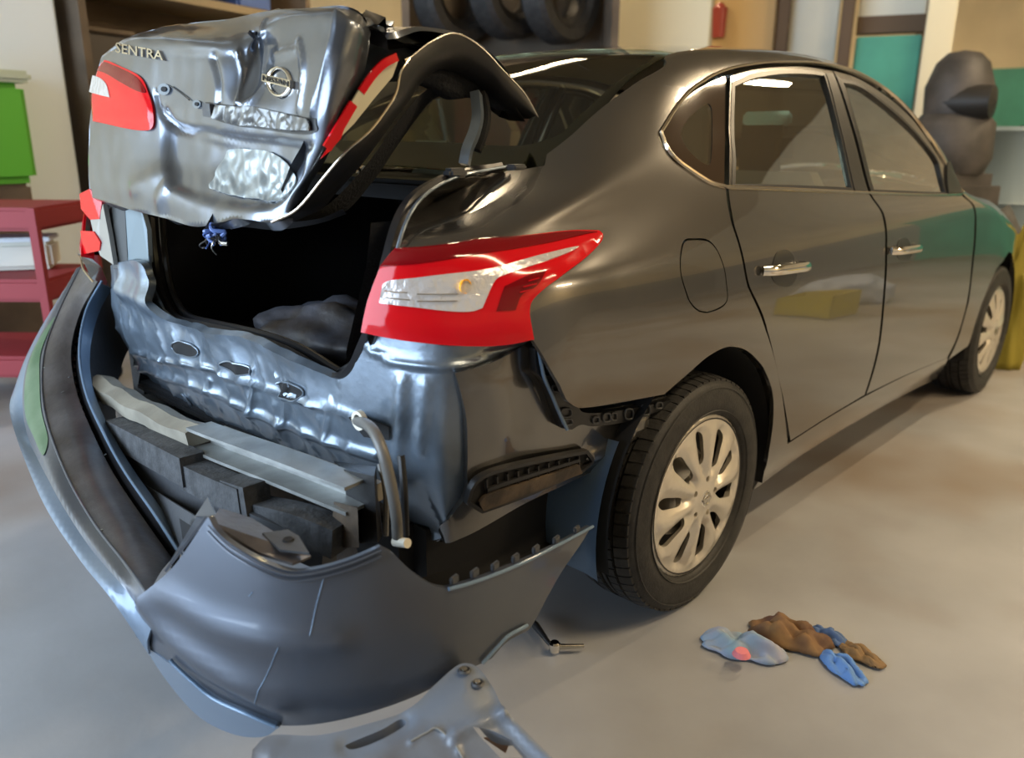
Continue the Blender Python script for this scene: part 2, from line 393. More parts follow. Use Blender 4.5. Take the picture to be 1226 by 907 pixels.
# ceiling fluorescent battens, lamps of the workshop; the one by the right wall is added
TUBE = mat('fluorescent_tube', (1, .86, .62), .5, emit=16)
BATT = mat('lamp_batten', (.5, .48, .42), .5)
def batten(x, y, rz, L=1.5, label=''):
    t = empty('ceiling_lamp', (x, y, 3.45), label=label, cat='lamp')
    B().box((x, y, 3.48), (L, .14, .06), rz).out('housing', BATT, t, smooth=False)
    c, s = math.cos(rz), math.sin(rz)
    for o in (-.04, .04):
        B().tube([(x-c*L/2-s*o, y-s*L/2+c*o, 3.43), (x+c*L/2-s*o, y+s*L/2+c*o, 3.43)], .016, 8).out('tube', TUBE, t)
    for e in (-1, 1):
        B().tube([(x+c*e*L*.4, y+s*e*L*.4, 3.5), (x+c*e*L*.4, y+s*e*L*.4, ZC)], .006, 6).out('hanger', BATT, t)
    l = area('tube_light', (x, y, 3.40), (0, 0, rz), L, .12, 120 if y < -4 else 62, (1, .77, .48)); l.parent = None  # the added lamp by the right wall burns stronger to light it
for i, (x, y, rz, lb) in enumerate([(.6, -2.6, 0, 'twin tube ceiling lamp above the floor right of the car'), (4.2, -1.6, 0, 'twin tube ceiling lamp above the front of the car'), (2.4, 2.6, 0, 'twin tube ceiling lamp left of the car roof'), (5.6, 2.4, 0, 'twin tube ceiling lamp deep in the workshop'), (3.5, -4.8, 0, 'twin tube ceiling lamp close to the right wall')]):  # the lamp close to the right wall is added to brighten that wall
    batten(x, y, rz, 1.8, lb)
# ------------------------------------------------------------------ the car
CAR = empty('damaged_sedan', (0, 0, 0), label='dark grey four-door sedan with crushed open trunk lid and stripped rear end', cat='car')
X = [-.6, -.4, -.2, 0, .25, .6, 1.0, 1.4, 1.8, 2.1, 2.4, 2.7, 3.0, 3.2, 3.36]
ZB = [1.01, 1.04, 1.07, 1.09, 1.085, 1.07, 1.05, 1.03, 1.01, .995, .965, .93, .875, .80, .70]
YB = [.79, .785, .785, .785, .785, .785, .785, .787, .795, .795, .785, .765, .70, .60, .45]
TP = [1]*11+[.995, .955, .87, .72]
J7 = [(.75, 1.05), (.745, 1.10), (.73, 1.16), (.715, 1.21), (.70, 1.235), (.70, 1.24), (.70, 1.245), (.705, 1.235), (.72, 1.18), (.755, 1.06), (.67, .99), (.6, .96), (.55, .91), (.5, .83), (.40, .73)]
J8 = [(.68, 1.075), (.655, 1.135), (.64, 1.245), (.62, 1.345), (.60, 1.405), (.595, 1.432), (.595, 1.442), (.605, 1.415), (.65, 1.31), (.71, 1.12), (.5, 1.01), (.45, .975), (.42, .93), (.4, .85), (.32, .74)]
J9 = [(.62, 1.08), (.56, 1.15), (.55, 1.275), (.54, 1.375), (.52, 1.442), (.505, 1.475), (.50, 1.492), (.505, 1.470), (.53, 1.385), (.57, 1.2), (.36, 1.05), (.32, .99), (.3, .94), (.28, .87), (.22, .75)]
J10 = [(.3, 1.09), (.3, 1.17), (.3, 1.295), (.3, 1.39), (.28, 1.462), (.28, 1.50), (.28, 1.517), (.28, 1.502), (.3, 1.42), (.32, 1.24), (.2, 1.09), (.18, 1.0), (.16, .945), (.15, .88), (.12, .76)]
J11 = [1.095, 1.175, 1.30, 1.395, 1.467, 1.507, 1.525, 1.512, 1.435, 1.26, 1.12, 1.01, .95, .885, .77]
def col(x, zb, yb, tp, j7, j8, j9, j10, j11, dx=None):
    f = zb/1.06 if zb < .96 else 1
    r = [(.80, .18), (.855, .30), (.874, .50*f), (.878, .72*f), (.873, .86*f), (.856, min(.95*f, zb-.05)), (yb/tp, zb)]
    r = [(y*tp, z) for y, z in r]+[j7, j8, j9, j10, (0, j11)]
    R = [(x+(dx[i] if dx else 0), -y, z) for i, (y, z) in enumerate(r)]
    return R+[(a, -b, c) for a, b, c in R[:-1]][::-1]
cols = [col(*a) for a in zip(X, ZB, YB, TP, J7, J8, J9, J10, J11)]
def wrapcol(x, yk, zs):
    # rear corner columns: yk factor for rows 0..6
    r = [(.80*yk, .18), (.85*yk, .30), (.872*yk, .50), (.874*yk, .72), (.862*yk, .85), (.842*yk, .93)]+zs
    ln = [0, 0, 0, 0, .0, .008, .02, .035, .05, .05, .05, .05]
    R = [(x+ln[i], -y, z) for i, (y, z) in enumerate(r)]
    return R+[(a, -b, c) for a, b, c in R[:-1]][::-1]
wc = [wrapcol(-.935, .62, [(.515, 1.0), (.49, 1.03), (.45, 1.05), (.4, 1.06), (.2, 1.07), (0, 1.07)]),
      wrapcol(-.91, .77, [(.64, 1.0), (.615, 1.03), (.57, 1.05), (.5, 1.06), (.25, 1.075), (0, 1.075)]),
      wrapcol(-.855, .885, [(.735, 1.0), (.70, 1.033), (.64, 1.055), (.57, 1.06), (.28, 1.08), (0, 1.08)]),
      wrapcol(-.75, .965, [(.78, 1.005), (.735, 1.04), (.67, 1.06), (.60, 1.065), (.3, 1.085), (0, 1.085)])]
BODY = Net(wc+cols, (0, -1, 0, 3.0), sub=8)
# sign must be outward everywhere: reference on the right side
_u = np.array([BODY.ku[8]]); _v = np.array([BODY.kv[3]]); BODY.sign = 1
BODY.sign = 1 if BODY.N0(_u, _v)[0][1] < 0 else -1
VT = BODY.kv[-1]
mir = lambda L: np.array([[a, VT-b] for a, b in L])[::-1]
ku = lambda x: float(np.interp(x, [wc[i][3][0] for i in range(4)]+X, BODY.ku))
kv = lambda j: float(np.interp(j, range(len(BODY.kv)), BODY.kv))
DT = [('uv', ku(.2), kv(8.62)), ('uv', ku(.6), kv(8.66)), ('uv', ku(1.0), kv(8.66)), ('uv', ku(1.4), kv(8.6)), ('uv', ku(1.8), kv(8.45)), ('uv', ku(2.1), kv(8.25)), ('uv', ku(2.3), kv(8.0), 'c')]
WTOP = [(1150, 226), (1110, 161), (1060, 106), (1012, 82), (960, 75), (915, 76), (870, 84), (830, 105), (805, 135), (790, 158)]
quarter = BODY.loop([(457, 318, 'c'), (466, 303), (471, 288), (478, 266), (492, 245), (520, 227), (560, 213), (610, 204), (652, 198, 'c'), (654, 185, 'c'), (685, 161), (717, 132), (755, 104), (796, 79)]+DT[:1]+DT[1:]+
    [(1152, 232, 'c')]+[(p[0]-1, p[1]-1) for p in WTOP[1:-1]]+[(789, 158), (795, 178), (812, 197), (842, 215), (869, 226, 'c'),
     (872, 250), (880, 280), (893, 335), (915, 390), (932, 450), (943, 531, 'c'), (990, 501), (1040, 472), (1090, 447), (1135, 428, 'c'), (1122, 452, 'c'), (1050, 490), (975, 535), (905, 592, 'c'),
     (920, 545), (926, 500), (924, 465), (912, 437), (893, 419), (872, 415), (850, 425), (824, 447), (795, 472, 'c'), (740, 482), (700, 488), (688, 486), (677, 475), (662, 448), (638, 407, 'c'), (570, 410), (500, 405), (437, 396, 'c'), (444, 355)])
fueld = BODY.loop([(818, 292), (833, 287), (850, 290), (862, 308), (869, 335), (870, 360), (855, 371), (838, 372), (825, 358), (815, 325)])
rdoor = BODY.loop([(872, 228, 'c'), (872, 160), (874, 90, 'c'), (905, 82), (950, 79), (996, 84, 'c'), (1020, 155), (1041, 232, 'c'), (1053, 250), (1060, 280), (1057, 360), (1050, 420), (1035, 473, 'c'), (990, 500), (946, 528, 'c'), (938, 480), (917, 390), (895, 335), (882, 280), (875, 250)])
rwin = BODY.loop([(878, 223, 'c'), (877, 160), (878, 101, 'c'), (907, 90), (945, 86), (987, 89, 'c'), (1005, 155), (1021, 227, 'c')])
fdoor = BODY.loop([(997, 84, 'c'), (1030, 95), (1075, 126), (1110, 166), (1148, 227, 'c'), (1166, 252, 'c'), (1165, 300), (1158, 360), (1147, 400), (1133, 429, 'c'), (1085, 449), (1037, 472, 'c'), (1052, 420), (1059, 360), (1062, 280), (1055, 250), (1043, 232, 'c'), (1022, 155)])
fwin = BODY.loop([(1046, 229, 'c'), (1028, 160), (1008, 97, 'c'), (1030, 103), (1055, 121), (1090, 152), (1118, 185), (1126, 205), (1133, 232, 'c')])
# front fender and hood side (x from door to nose)
fender = np.array([tuple(BODY.hit(*q)) for q in ((1135, 431), (1149, 400), (1160, 360), (1167, 300), (1168, 252), (1151, 228))]+[(ku(2.2), kv(7.1)), (ku(2.3), kv(7.4)), (ku(2.6), kv(7.5)), (ku(3.0), kv(7.6)), (ku(3.30), kv(7.5)), (ku(3.33), kv(5)), (ku(3.33), kv(1.2)), (ku(3.08), kv(1.0))]
    +[tuple(BODY.uv[np.linalg.norm(BODY.pts-np.array([2.7+.365*math.cos(a), -.87, .33+.365*math.sin(a)]), axis=1).argmin()]) for a in np.linspace(-.1, PI+.1, 13)]
    +[(ku(2.28), kv(1.0))])
quarter_disp = None
for side in (0, 1):
    g = (lambda L: L) if side == 0 else mir
    panel('quarter_panel', BODY, g(quarter), PAINT, CAR, step=.028, holes=[g(offset_loop(fueld, -.003))], shrink=0, edge=.018)
    panel('fuel_door', BODY, g(fueld), PAINT, CAR, step=.03, edge=.012, shrink=.001) if side == 0 else panel('blank_panel', BODY, g(fueld), PAINT, CAR, shrink=0)
    rd = panel('rear_door', BODY, g(rdoor), PAINT, CAR, step=.028, holes=[g(rwin)], edge=.018, flange=.02)
    fd = panel('front_door', BODY, g(fdoor), PAINT, CAR, step=.03, holes=[g(fwin)], edge=.018, flange=.02)
    panel('side_window', BODY, g(rwin), GLASS, rd, step=.05, off=-.008, shrink=-.004, flange=0)
    panel('side_window', BODY, g(fwin), GLASS, fd, step=.05, off=-.008, shrink=-.004, flange=0)
    panel('fender', BODY, g(fender), PAINT, CAR, step=.035, edge=.03)
    # black window frames
    for win, dr in ((rwin, rd), (fwin, fd)):
        P, N = strip(BODY, dens(g(win), .02), -.003)
        P = np.vstack([P, P[:2]]); N = np.vstack([N, N[:2]])
        B().sweep(P, [(-.007, -.006), (.007, -.006), (.007, .004), (-.007, .004)], normals=N).out('window_seal', SEAL, dr)
    # satin pillar trim between the door windows
    pil = BODY.loop([(988, 88, 'c'), (996, 88, 'c'), (1018, 155), (1038, 229, 'c'), (1023, 228, 'c'), (1006, 155)])
    panel('pillar_trim', BODY, g(pil), BLACK, rd, off=.003, step=.03, shrink=0)
    pil2 = BODY.loop([(999, 89, 'c'), (1006, 96, 'c'), (1026, 160), (1044, 229, 'c'), (1042, 229, 'c'), (1022, 155)])
    panel('pillar_trim', BODY, g(pil2), BLACK, fd, off=.003, step=.03, shrink=0)
    # fixed quarter window behind the rear door
    qo = BODY.loop([(794, 158, 'c'), (808, 136), (833, 110), (869, 92, 'c'), (868, 160), (867, 222, 'c'), (845, 213), (815, 193)])
    qi = BODY.loop([(816, 158), (824, 143), (840, 128), (850, 124), (854, 140), (853, 185), (849, 197), (835, 189), (822, 175)])
    qw = panel('quarter_window_frame', BODY, g(qo), mat('black_glass', (.035, .022, .016), .05, coat=1), CAR, off=-.002, holes=[g(qi)], step=.02, shrink=-.002)
    panel('quarter_window_glass', BODY, g(qi), GLASS, qw, off=-.004, step=.02, shrink=-.002, flange=0, label='small clear quarter window pane')
    # bright moulding around the side windows
    ml = BODY.loop([(1150, 227), (1110, 161), (1060, 106), (1012, 82), (960, 75), (915, 76), (870, 84), (830, 105), (805, 135), (791, 158, 'c'), (800, 180), (820, 199), (848, 217), (869, 224, 'c'), (950, 227), (1040, 231), (1100, 233), (1150, 233, 'c')], closed=True)
    ml = dens(g(ml), .02); P, N = strip(BODY, ml, .001); P = np.vstack([P, P[:1]]); N = np.vstack([N, N[:1]])
    B().sweep(P, [(-.006, -.004), (-.004, .004), (0, .006), (.004, .004), (.006, -.004)], normals=N).out('window_moulding', MOLD, CAR)
# dark shell added behind the door panels to block light leaks
for side in (0, 1):
    g = (lambda L: L) if side == 0 else mir
    inner = BODY.loop([(860, 415, 'c'), (880, 300), (878, 235, 'c'), (1000, 240), (1140, 240, 'c'), (1155, 300), (1135, 425, 'c'), (1040, 468), (946, 522, 'c'), (935, 470), (915, 420)])
    panel('light_block_shell', BODY, g(inner), DULL, CAR, off=-.035, step=.08, flange=0, shrink=0)
# roof, glass, hood (span both sides)
a = lambda x, j: (ku(x), kv(j))
roofl = np.array([a(.22, 8.5), a(.6, 8.15), a(1.0, 8.1), a(1.4, 8.15), a(1.6, 8.3), a(1.66, 11), a(1.6, 13.7), a(1.4, 13.85), a(1.0, 13.9), a(.6, 13.85), a(.22, 13.5), a(.25, 11)])
panel('roof', BODY, dens(roofl, .04), PAINT, CAR, step=.05, shrink=0, off=-.004)
sm = lambda pts: crspl(pts, 8)
gr = [a(.235, 8.75), a(.1, 8.5), a(-.05, 8.35), a(-.2, 8.2), a(-.33, 8.15), a(-.41, 8.35), a(-.44, 9.2), a(-.46, 11)]
gl = [(u, VT-v) for u, v in gr[:-1]][::-1]
rw = np.vstack([sm(gr), sm(gl)[1:], np.array([a(.255, 11)])])
RWIN = panel('rear_window', BODY, rw, GLASSD, CAR, off=-.003, step=.05, shrink=0, flange=.004)
# black printed border of the rear window
bi = np.vstack([sm([(u, v) for u, v in [a(.19, 9.0), a(.08, 8.8), a(-.07, 8.75), a(-.2, 8.75), a(-.29, 8.9), a(-.335, 9.5), a(-.35, 11)]]), sm([(u, VT-v) for u, v in [a(.19, 9.0), a(.08, 8.8), a(-.07, 8.75), a(-.2, 8.75), a(-.29, 8.9), a(-.335, 9.5)]][::-1]), np.array([a(.215, 11)])])
panel('glass_border', BODY, rw, mat('black_frit', (.006, .006, .006), .12, coat=1), RWIN, off=-.007, holes=[bi], step=.05, shrink=.001, flange=0)
ws = np.array([a(1.62, 8.6), a(1.63, 11), a(1.62, 13.4), a(2.1, 13.6), a(2.28, 14), a(2.4, 12.5), a(2.45, 11), a(2.4, 9.5), a(2.28, 8), a(2.1, 8.4)])
panel('windscreen', BODY, dens(ws, .05), GLASS, CAR, off=-.004, step=.08, shrink=0, flange=.004)
hd = np.array([a(2.32, 7.45), a(2.45, 9.5), a(2.5, 11), a(2.45, 12.5), a(2.32, 14.55), a(2.6, 14.45), a(3.0, 14.35), a(3.28, 14.4), a(3.3, 11), a(3.28, 7.6), a(3.0, 7.65), a(2.6, 7.55)])
panel('hood', BODY, dens(hd, .05), PAINT, CAR, step=.07)
B().box((3.28, 0, .45), (.1, 1.2, .5), bev=.03).out('front_bumper', PAINT, CAR)
# headlights seen as bright clear corners
for side in (0, 1):
    g = (lambda L: L) if side == 0 else mir
    hl = np.array([a(3.06, 5.6), a(3.2, 6.3), a(3.32, 6.3), a(3.34, 5.2), a(3.2, 4.6)])
    panel('headlight', BODY, g(crspl(hl, 6, True)), CLEAR, CAR, off=.006, step=.03)
# door handles
def handle(cx, cy, s, door):
    def fp(A, Bq): return (cx+s*A, cy+s*Bq)
    cup = BODY.loop([fp(-14, -3), fp(-8, -20), fp(6, -22), fp(14, -6), fp(14, 12), fp(5, 21), fp(-8, 18), fp(-15, 6)])
    for g in ((lambda L: L), mir):
        d = door[0] if g is not mir else door[1]
        panel('handle_cup', BODY, g(cup), mat('handle_recess', (.02, .018, .016), .3, coat=.6), d, off=.0015, step=.012, edge=.008, shrink=0)
        pth = g(BODY.loop([fp(-27, 2), fp(-14, 1), fp(8, -2), fp(28, -4)], closed=False))
        P, N = strip(BODY, pth, .028); n = len(P); Q = P.copy()
        for i in range(n):
            t = i/(n-1); Q[i] = P[i]-N[i]*.022*(abs(2*t-1)**4)
        bb = B(); bb.sweep(Q, [(.0135*math.cos(q), .008*math.sin(q)) for q in np.linspace(0, 2*PI, 12)[:-1]], normals=[N_ for N_ in N])
        bb.out('door_handle', CHROME, d, label='chrome handle')
DOORS = [o for o in COL.objects if o.name.startswith('rear_door')]; FD = [o for o in COL.objects if o.name.startswith('front_door')]
handle(938, 322, 1.0, DOORS); handle(1082, 299, .62, FD)
# wing mirror (right one, and the left one seen through the glass)
def mirror(sy):
    c = np.array([1.93, sy*.93, 1.09]); b = B(); V = []; F = []; n = 14
    secs = [(-.07, .3), (-.055, .75), (-.02, 1), (.03, .92), (.08, .6), (.105, .15)]
    for dx, k in secs:
        for q in range(n):
            t = 2*PI*q/n; V.append((c[0]+dx, c[1]+math.copysign(abs(math.cos(t))**.7, math.cos(t))*.085*k, c[2]+math.copysign(abs(math.sin(t))**.7, math.sin(t))*.062*k))
    for i in range(len(secs)-1):
        for q in range(n): F.append((i*n+q, i*n+(q+1) % n, (i+1)*n+(q+1) % n, (i+1)*n+q))
    F += [tuple(range(n)), tuple((len(secs)-1)*n+q for q in range(n))]
    o = b.add(V, F).out('wing_mirror', BLACK, CAR)
    B().box((1.96, sy*.835, 1.045), (.07, .10, .03), bev=.01).out('mirror_arm', BLACK, o)
mirror(1)
panel('mirror_base', BODY, BODY.loop([(1133, 196, 'c'), (1142, 190, 'c'), (1149, 207), (1152, 232, 'c'), (1134, 232, 'c')]), BLACK, FD[0], off=.008, step=.02, shrink=0, flange=.02, label='black mirror mounting triangle')
# ------------------------------------------------------------------ tail lights on the quarter corners
lens = BODY.loop([(457, 318, 'c'), (474, 299, 'c'), (540, 294), (600, 286), (700, 277), (716, 278), (720, 288), (705, 306), (672, 331), (642, 354), (633, 372), (638, 406, 'c'), (610, 412), (570, 414), (500, 410), (434, 398, 'c'), (443, 355)])
clear = BODY.loop([(459, 363, 'c'), (463, 340, 'c'), (475, 335), (524, 330), (582, 325), (620, 318), (684, 302), (678, 308), (640, 322), (603, 332), (588, 340), (574, 370, 'c'), (560, 374), (532, 373), (495, 368)])
top = BODY.loop([(456, 320, 'c'), (474, 301, 'c'), (540, 296), (600, 288), (700, 280), (712, 281, 'c'), (660, 296), (590, 307), (520, 316)])
low = BODY.loop([(600, 345, 'c'), (625, 335), (650, 328, 'c'), (640, 345), (622, 355), (614, 372, 'c'), (590, 374, 'c')])
ribs = [(585, 337, 570, 372)]
for side in (0, 1):
    g = (lambda L: L) if side == 0 else mir
    lb = 'wide red wrap-around tail light' if side == 0 else 'left tail light with exposed inner edge'
    bulge = lambda U, V, q=g(lens): .010*(1-np.exp(-seg_dist(U, V, q, True)/.02))
    o = panel('tail_light', BODY, g(lens), RED, CAR, off=.006, step=.02, disp=bulge, flange=.035, shrink=.001, label=lb)
    if side: continue
    panel('clear_lens', BODY, g(clear), CLEAR, o, off=.0175, step=.012, edge=.01, flange=.003, shrink=0, label='clear silver lens insert')
    panel('dark_lens', BODY, g(top), RED2, o, off=.008, step=.02, flange=.002, shrink=.001, label='dark red upper lens band', disp=bulge)
    panel('dark_lens', BODY, g(low), RED2, o, off=.0075, step=.015, flange=.002, shrink=.001, disp=bulge)
    for (x0, y0, x1, y1) in [(628, 341, 640, 338), (622, 347, 637, 344), (618, 353, 630, 350), (465, 348, 490, 350), (466, 356, 492, 359), (500, 352, 545, 353), (500, 361, 545, 362)]:
        P, N = strip(BODY, g(BODY.loop([(x0, y0), (x1, y1)], closed=False)), .0195)
        B().tube(P, .0011, 6).out('lens_rib', CHROME if x0 < 600 else RED, o)
    c = BODY.P(*[np.array([q]) for q in g(np.array([BODY.hit(551, 343)]))[0]], .016)[0]
    B().lathe([(0, .0), (.008, .0), (.012, -.003), (.013, -.008)], c).out('bulb', AMBER, o, label='amber bulb behind the lens')
# left tail light's silver back panel towards the trunk opening
def slabx(name, pts, m, th=.012, par=CAR, **k):
    P = [un(px, py, 'x', x) for px, py, x in pts]; n = len(P); V = P+[p+np.array([th, 0, 0]) for p in P]
    return mk(name, V, [tuple(range(n)), tuple(range(n, 2*n))[::-1]]+[(i, n+i, n+(i+1) % n, (i+1) % n) for i in range(n)], m, par, smooth=False, **k)
slabx('inner_corner_panel', [(148, 240, -.86), (168, 246, -.85), (176, 275, -.85), (178, 314, -.86), (150, 316, -.87)], mat('pale_inner_panel', (.15, .19, .21), .5, .2, .1), label='pale grey strip beside the left tail light')
slabx('inner_corner_panel', [(124, 230, -.87), (149, 240, -.86), (153, 318, -.87), (136, 322, -.885), (128, 290, -.885)], mat('dark_inner_strip', (.045, .045, .042), .6), label='dark grey strip beside the left tail light')
slabx('tail_lens_edge', [(95, 232, -.90), (107, 226, -.90), (122, 240, -.89), (119, 262, -.895), (108, 263, -.90), (97, 250, -.90)], RED, label='red upper edge of the left tail light')
slabx('tail_lens_edge', [(108, 262, -.898), (119, 261, -.893), (123, 244, -.892), (130, 280, -.893), (136, 317, -.895), (120, 306, -.898), (113, 284, -.90)], mat('side_clear_lens', (.30, .29, .27), .25, .2, .3), label='clear strip of the left tail light')
slabx('tail_lens_edge', [(96, 276, -.902), (112, 277, -.902), (120, 290, -.90), (119, 300, -.90), (100, 304, -.902)], RED, label='red lower corner of the left tail light')
# right inner corner below the shoulder, beside the trunk seal
# ------------------------------------------------------------------ wheels
def hubcap_disp(U, V):
    r = np.hypot(U, V); th = np.arctan2(V, U); k = 10
    ph = (th*k/(2*PI)) % 1; tri = np.abs(ph-.5)*2        # 0 between, 1 on spoke centre
    sp = np.clip((r-.05)/.03, 0, 1)*np.clip((.200-r)/.018, 0, 1)
    dome = .030-.36*r*r
    return dome+.017*sp*(np.minimum(tri, .80)/.80-.8)+.004*sp*np.clip(tri-.80, 0, 1)-.010*np.exp(-((r-.226)/.006)**2)+.006*np.exp(-(r/.03)**4)
class Flat(Surf):
    def __init__(s, c, sg):
        s.c = c; s.sg = sg; s.sign = 1; s.u0 = s.v0 = -1; s.u1 = s.v1 = 1
        u = np.array([0.]); s.sign = 1 if s.N0(u, u)[0][1]*sg > 0 else -1
    def P0(s, U, V): return np.stack([s.c[0]+U, s.c[1]+0*U, s.c[2]+V], -1)
def wheel(cx, sy, name, full=True):
    c = (cx, sy*.765, .316); s_ = sy
    prof = [(.214, .080), (.222, .094), (.230, .100), (.255, .1035), (.285, .100), (.302, .094), (.310, .084), (.3145, .072), (.316, .056), (.3165, .052), (.309, .051), (.309, .045), (.3165, .044), (.317, .014), (.309, .013), (.309, .006), (.317, .005)]
    full_p = [(r, h*s_) for r, h in prof]+[(r, -h*s_) for r, h in prof[::-1]]
    t = B().lathe(full_p, c, 'y', 96, True).out(name, RUBBER, CAR)
    # tread: shoulder blocks and sipes, one joined part
    b = B(); n = 66
    for k in range(n):
        th = 2*PI*k/n
        for (h0, h1, sk) in ((.052, .088, .0), (.016, .043, .5), (-.043, -.016, .2), (-.088, -.052, .6)):
            q = th+sk*2*PI/n; w_ = 2*PI/n*.40
            R0, R1 = .310, .3195
            P = []
            for R in (R0, R1):
                for (tt, hh) in ((q-w_, h0), (q+w_, h0), (q+w_+.02, h1), (q-w_+.02, h1)):
                    Rr = R-(.0065 if abs(hh) > .08 else 0); P.append((c[0]+Rr*math.cos(tt), c[1]+hh, c[2]+Rr*math.sin(tt)))
            b.hexa(P)
    b.out('tread_blocks', RUBBER, t, kind='stuff', smooth=False)
    # sidewall rings
    for R in (.232, .292):
        B().lathe([(R-.002, .100*s_), (R, .1035*s_ if R < .25 else .1010*s_), (R+.002, .100*s_)], c, 'y', 80).out('sidewall_ring', RUBBER, t)
    B().lathe([(.03, -.01*s_), (.10, .02*s_), (.16, .045*s_), (.19, .02*s_), (.20, .09*s_), (.212, .094*s_)], c, 'y', 48).out('steel_wheel', RIMD, t)
    b = B(); b.lathe([(.0, .0), (.125, .0), (.125, -.02), (0, -.02)], (c[0], c[1]+.01*s_, c[2]), 'y', 40); b.out('brake_disc', TOOLM, t)
    F = Flat((c[0], c[1]+.078*s_, c[2]), s_); k = 10; holes = []
    circ = np.array([(.225*math.cos(q), .225*math.sin(q)) for q in np.linspace(0, 2*PI, 97)[:-1]])
    for i in range(k):
        q = 2*PI*(i+.5)/k+.12; cs, sn = math.cos(q), math.sin(q); wd = .0175 if i % 2 else .0135; r0 = .082 if i % 2 else .092
        hp = [(r0, 0), (r0+.015, wd*.8), (.140, wd*1.05), (.172, wd*1.1), (.184, 0), (.172, -wd*1.1), (.140, -wd*1.05), (r0+.015, -wd*.8)]
        holes.append(crspl([(a_*cs-b_*sn, a_*sn+b_*cs) for a_, b_ in hp], 4, True))
    for i in range(5):
        q = 2*PI*i/5+.12; cx_, cz_ = .052*math.cos(q), .052*math.sin(q)
        holes.append(np.array([(cx_+.0085*math.cos(t_), cz_+.0085*math.sin(t_)) for t_ in np.linspace(0, 2*PI, 13)[:-1]]))
    def dsp(U, V):
        cs, sn = math.cos(-.12), math.sin(-.12); return hubcap_disp(U*cs-V*sn, U*sn+V*cs)
    panel('hubcap', F, circ, CAPM, t, step=.010, edge=.009, disp=dsp, holes=holes, flange=.016, shrink=0, keepn=True, label='silver ten-spoke hubcap')
    B().lathe([(0, .036*s_), (.019, .036*s_), (.024, .033*s_), (.026, .025*s_)], (c[0], c[1]+.078*s_, c[2]), 'y', 28).out('hub_emblem', CHROME, t)
    b = B(); b.lathe([(.0125, .037*s_), (.0155, .0385*s_), (.0185, .037*s_)], (c[0], c[1]+.078*s_, c[2]), 'y', 24); b.box((c[0], c[1]+.1155*s_, c[2]), (.040, .003, .008)); b.out('hub_emblem', TOOLM, t)
    return t
wheel(0, -1, 'rear_wheel'); wheel(2.7, -1, 'front_wheel'); wheel(0, 1, 'rear_wheel'); wheel(2.7, 1, 'front_wheel')
# wheel houses: dark tunnels open to the outside
for cx in (0, 2.7):
    for sy in (-1, 1):
        V = []; F = []; n = 24
        for i, q in enumerate(np.linspace(-.25, PI+.25, n)):
            for y in (.85, .50): V.append((cx+.385*math.cos(q), sy*y, .33+.385*math.sin(q)))
        for i in range(n-1): F.append((2*i, 2*i+1, 2*i+3, 2*i+2))
        m_ = len(V); V.append((cx, sy*.5, .33)); F += [(2*i+1, m_, 2*i+3) for i in range(n-1)]
        mk('wheel_house', V, F, DULL, CAR)
# underbody floor pan, sills, axle, exhaust
B().box((1.35, 0, .27), (2.0, 1.5, .06), bev=.02).out('floor_pan', UNDER, CAR)
B().tube([(0, -.66, .30), (0, .66, .30)], .035, 12).out('rear_axle', UNDER, CAR)
b = B(); b.box((-.52, 0, .38), (.60, 1.36, .20), bev=.04); b.out('spare_well_shade', DULL, CAR)  # enlarged dull black box, deepens the shade under the tail
B().tube(crspl([(-.1, .3, .3), (-.4, .45, .30), (-.7, .5, .31), (-.82, .5, .31)], 5), .03, 12).out('exhaust_pipe', UNDER, CAR)
B().box((-.48, -.50, .25), (.46, .46, .14), bev=.05).out('under_tail_shade', DULL, CAR)  # added black box standing in for shadow behind the bumper
B().box((-.60, .70, .55), (.36, .18, .50), bev=.03).out('inner_fender', DULL, CAR)
# engine bay block, dashboard, cabin
b = B(); b.box((2.75, 0, .55), (.7, .9, .5), bev=.05); b.out('engine_block', DULL, CAR)
b = B(); b.box((2.1, 0, .80), (.35, 1.4, .28), bev=.06); b.out('dashboard', BLACK, CAR)
b = B(); b.lathe([(.165, 0), (.178, .01), (.19, 0), (.178, -.01)], (1.80, .37, .90), 'x', 28, True); b.box((1.80, .37, .90), (.02, .34, .03)); b.out('steering_wheel', BLACK, CAR)
def seat(x, y, w_, rear=False):
    b = B(); b.box((x+.22, y, .52), (.52, w_, .2), bev=.06); o = b.out('seat', FAB, CAR)
    V = []; secs = [(0, .60, .9, .10), (-.03, .80, 1, .11), (-.08, 1.0, .96, .09), (-.12, 1.10, .8, .06)]
    b = B()
    for i in range(3):
        a0, a1 = secs[i], secs[i+1]
        b.hexa([(x+a0[0]-a0[3]/2, y-w_/2*a0[2], a0[1]), (x+a0[0]+a0[3]/2, y-w_/2*a0[2], a0[1]), (x+a0[0]+a0[3]/2, y+w_/2*a0[2], a0[1]), (x+a0[0]-a0[3]/2, y+w_/2*a0[2], a0[1]),
                (x+a1[0]-a1[3]/2, y-w_/2*a1[2], a1[1]), (x+a1[0]+a1[3]/2, y-w_/2*a1[2], a1[1]), (x+a1[0]+a1[3]/2, y+w_/2*a1[2], a1[1]), (x+a1[0]-a1[3]/2, y+w_/2*a1[2], a1[1])])
    b.out('backrest', FAB, o)
    for yy in ([y] if not rear else [y-.42, y+.42]):
        b = B(); b.box((x-.14, yy, 1.18 if not rear else 1.14), (.10, .25, .16 if not rear else .12), bev=.045); b.tube([(x-.13, yy-.05, 1.05), (x-.13, yy-.05, 1.15)], .006, 6); b.tube([(x-.13, yy+.05, 1.05), (x-.13, yy+.05, 1.15)], .006, 6)
        b.out('headrest', FABD if not rear else FAB, o)
seat(1.25, -.37, .50); seat(1.25, .37, .50); seat(.35, 0, 1.28, True)
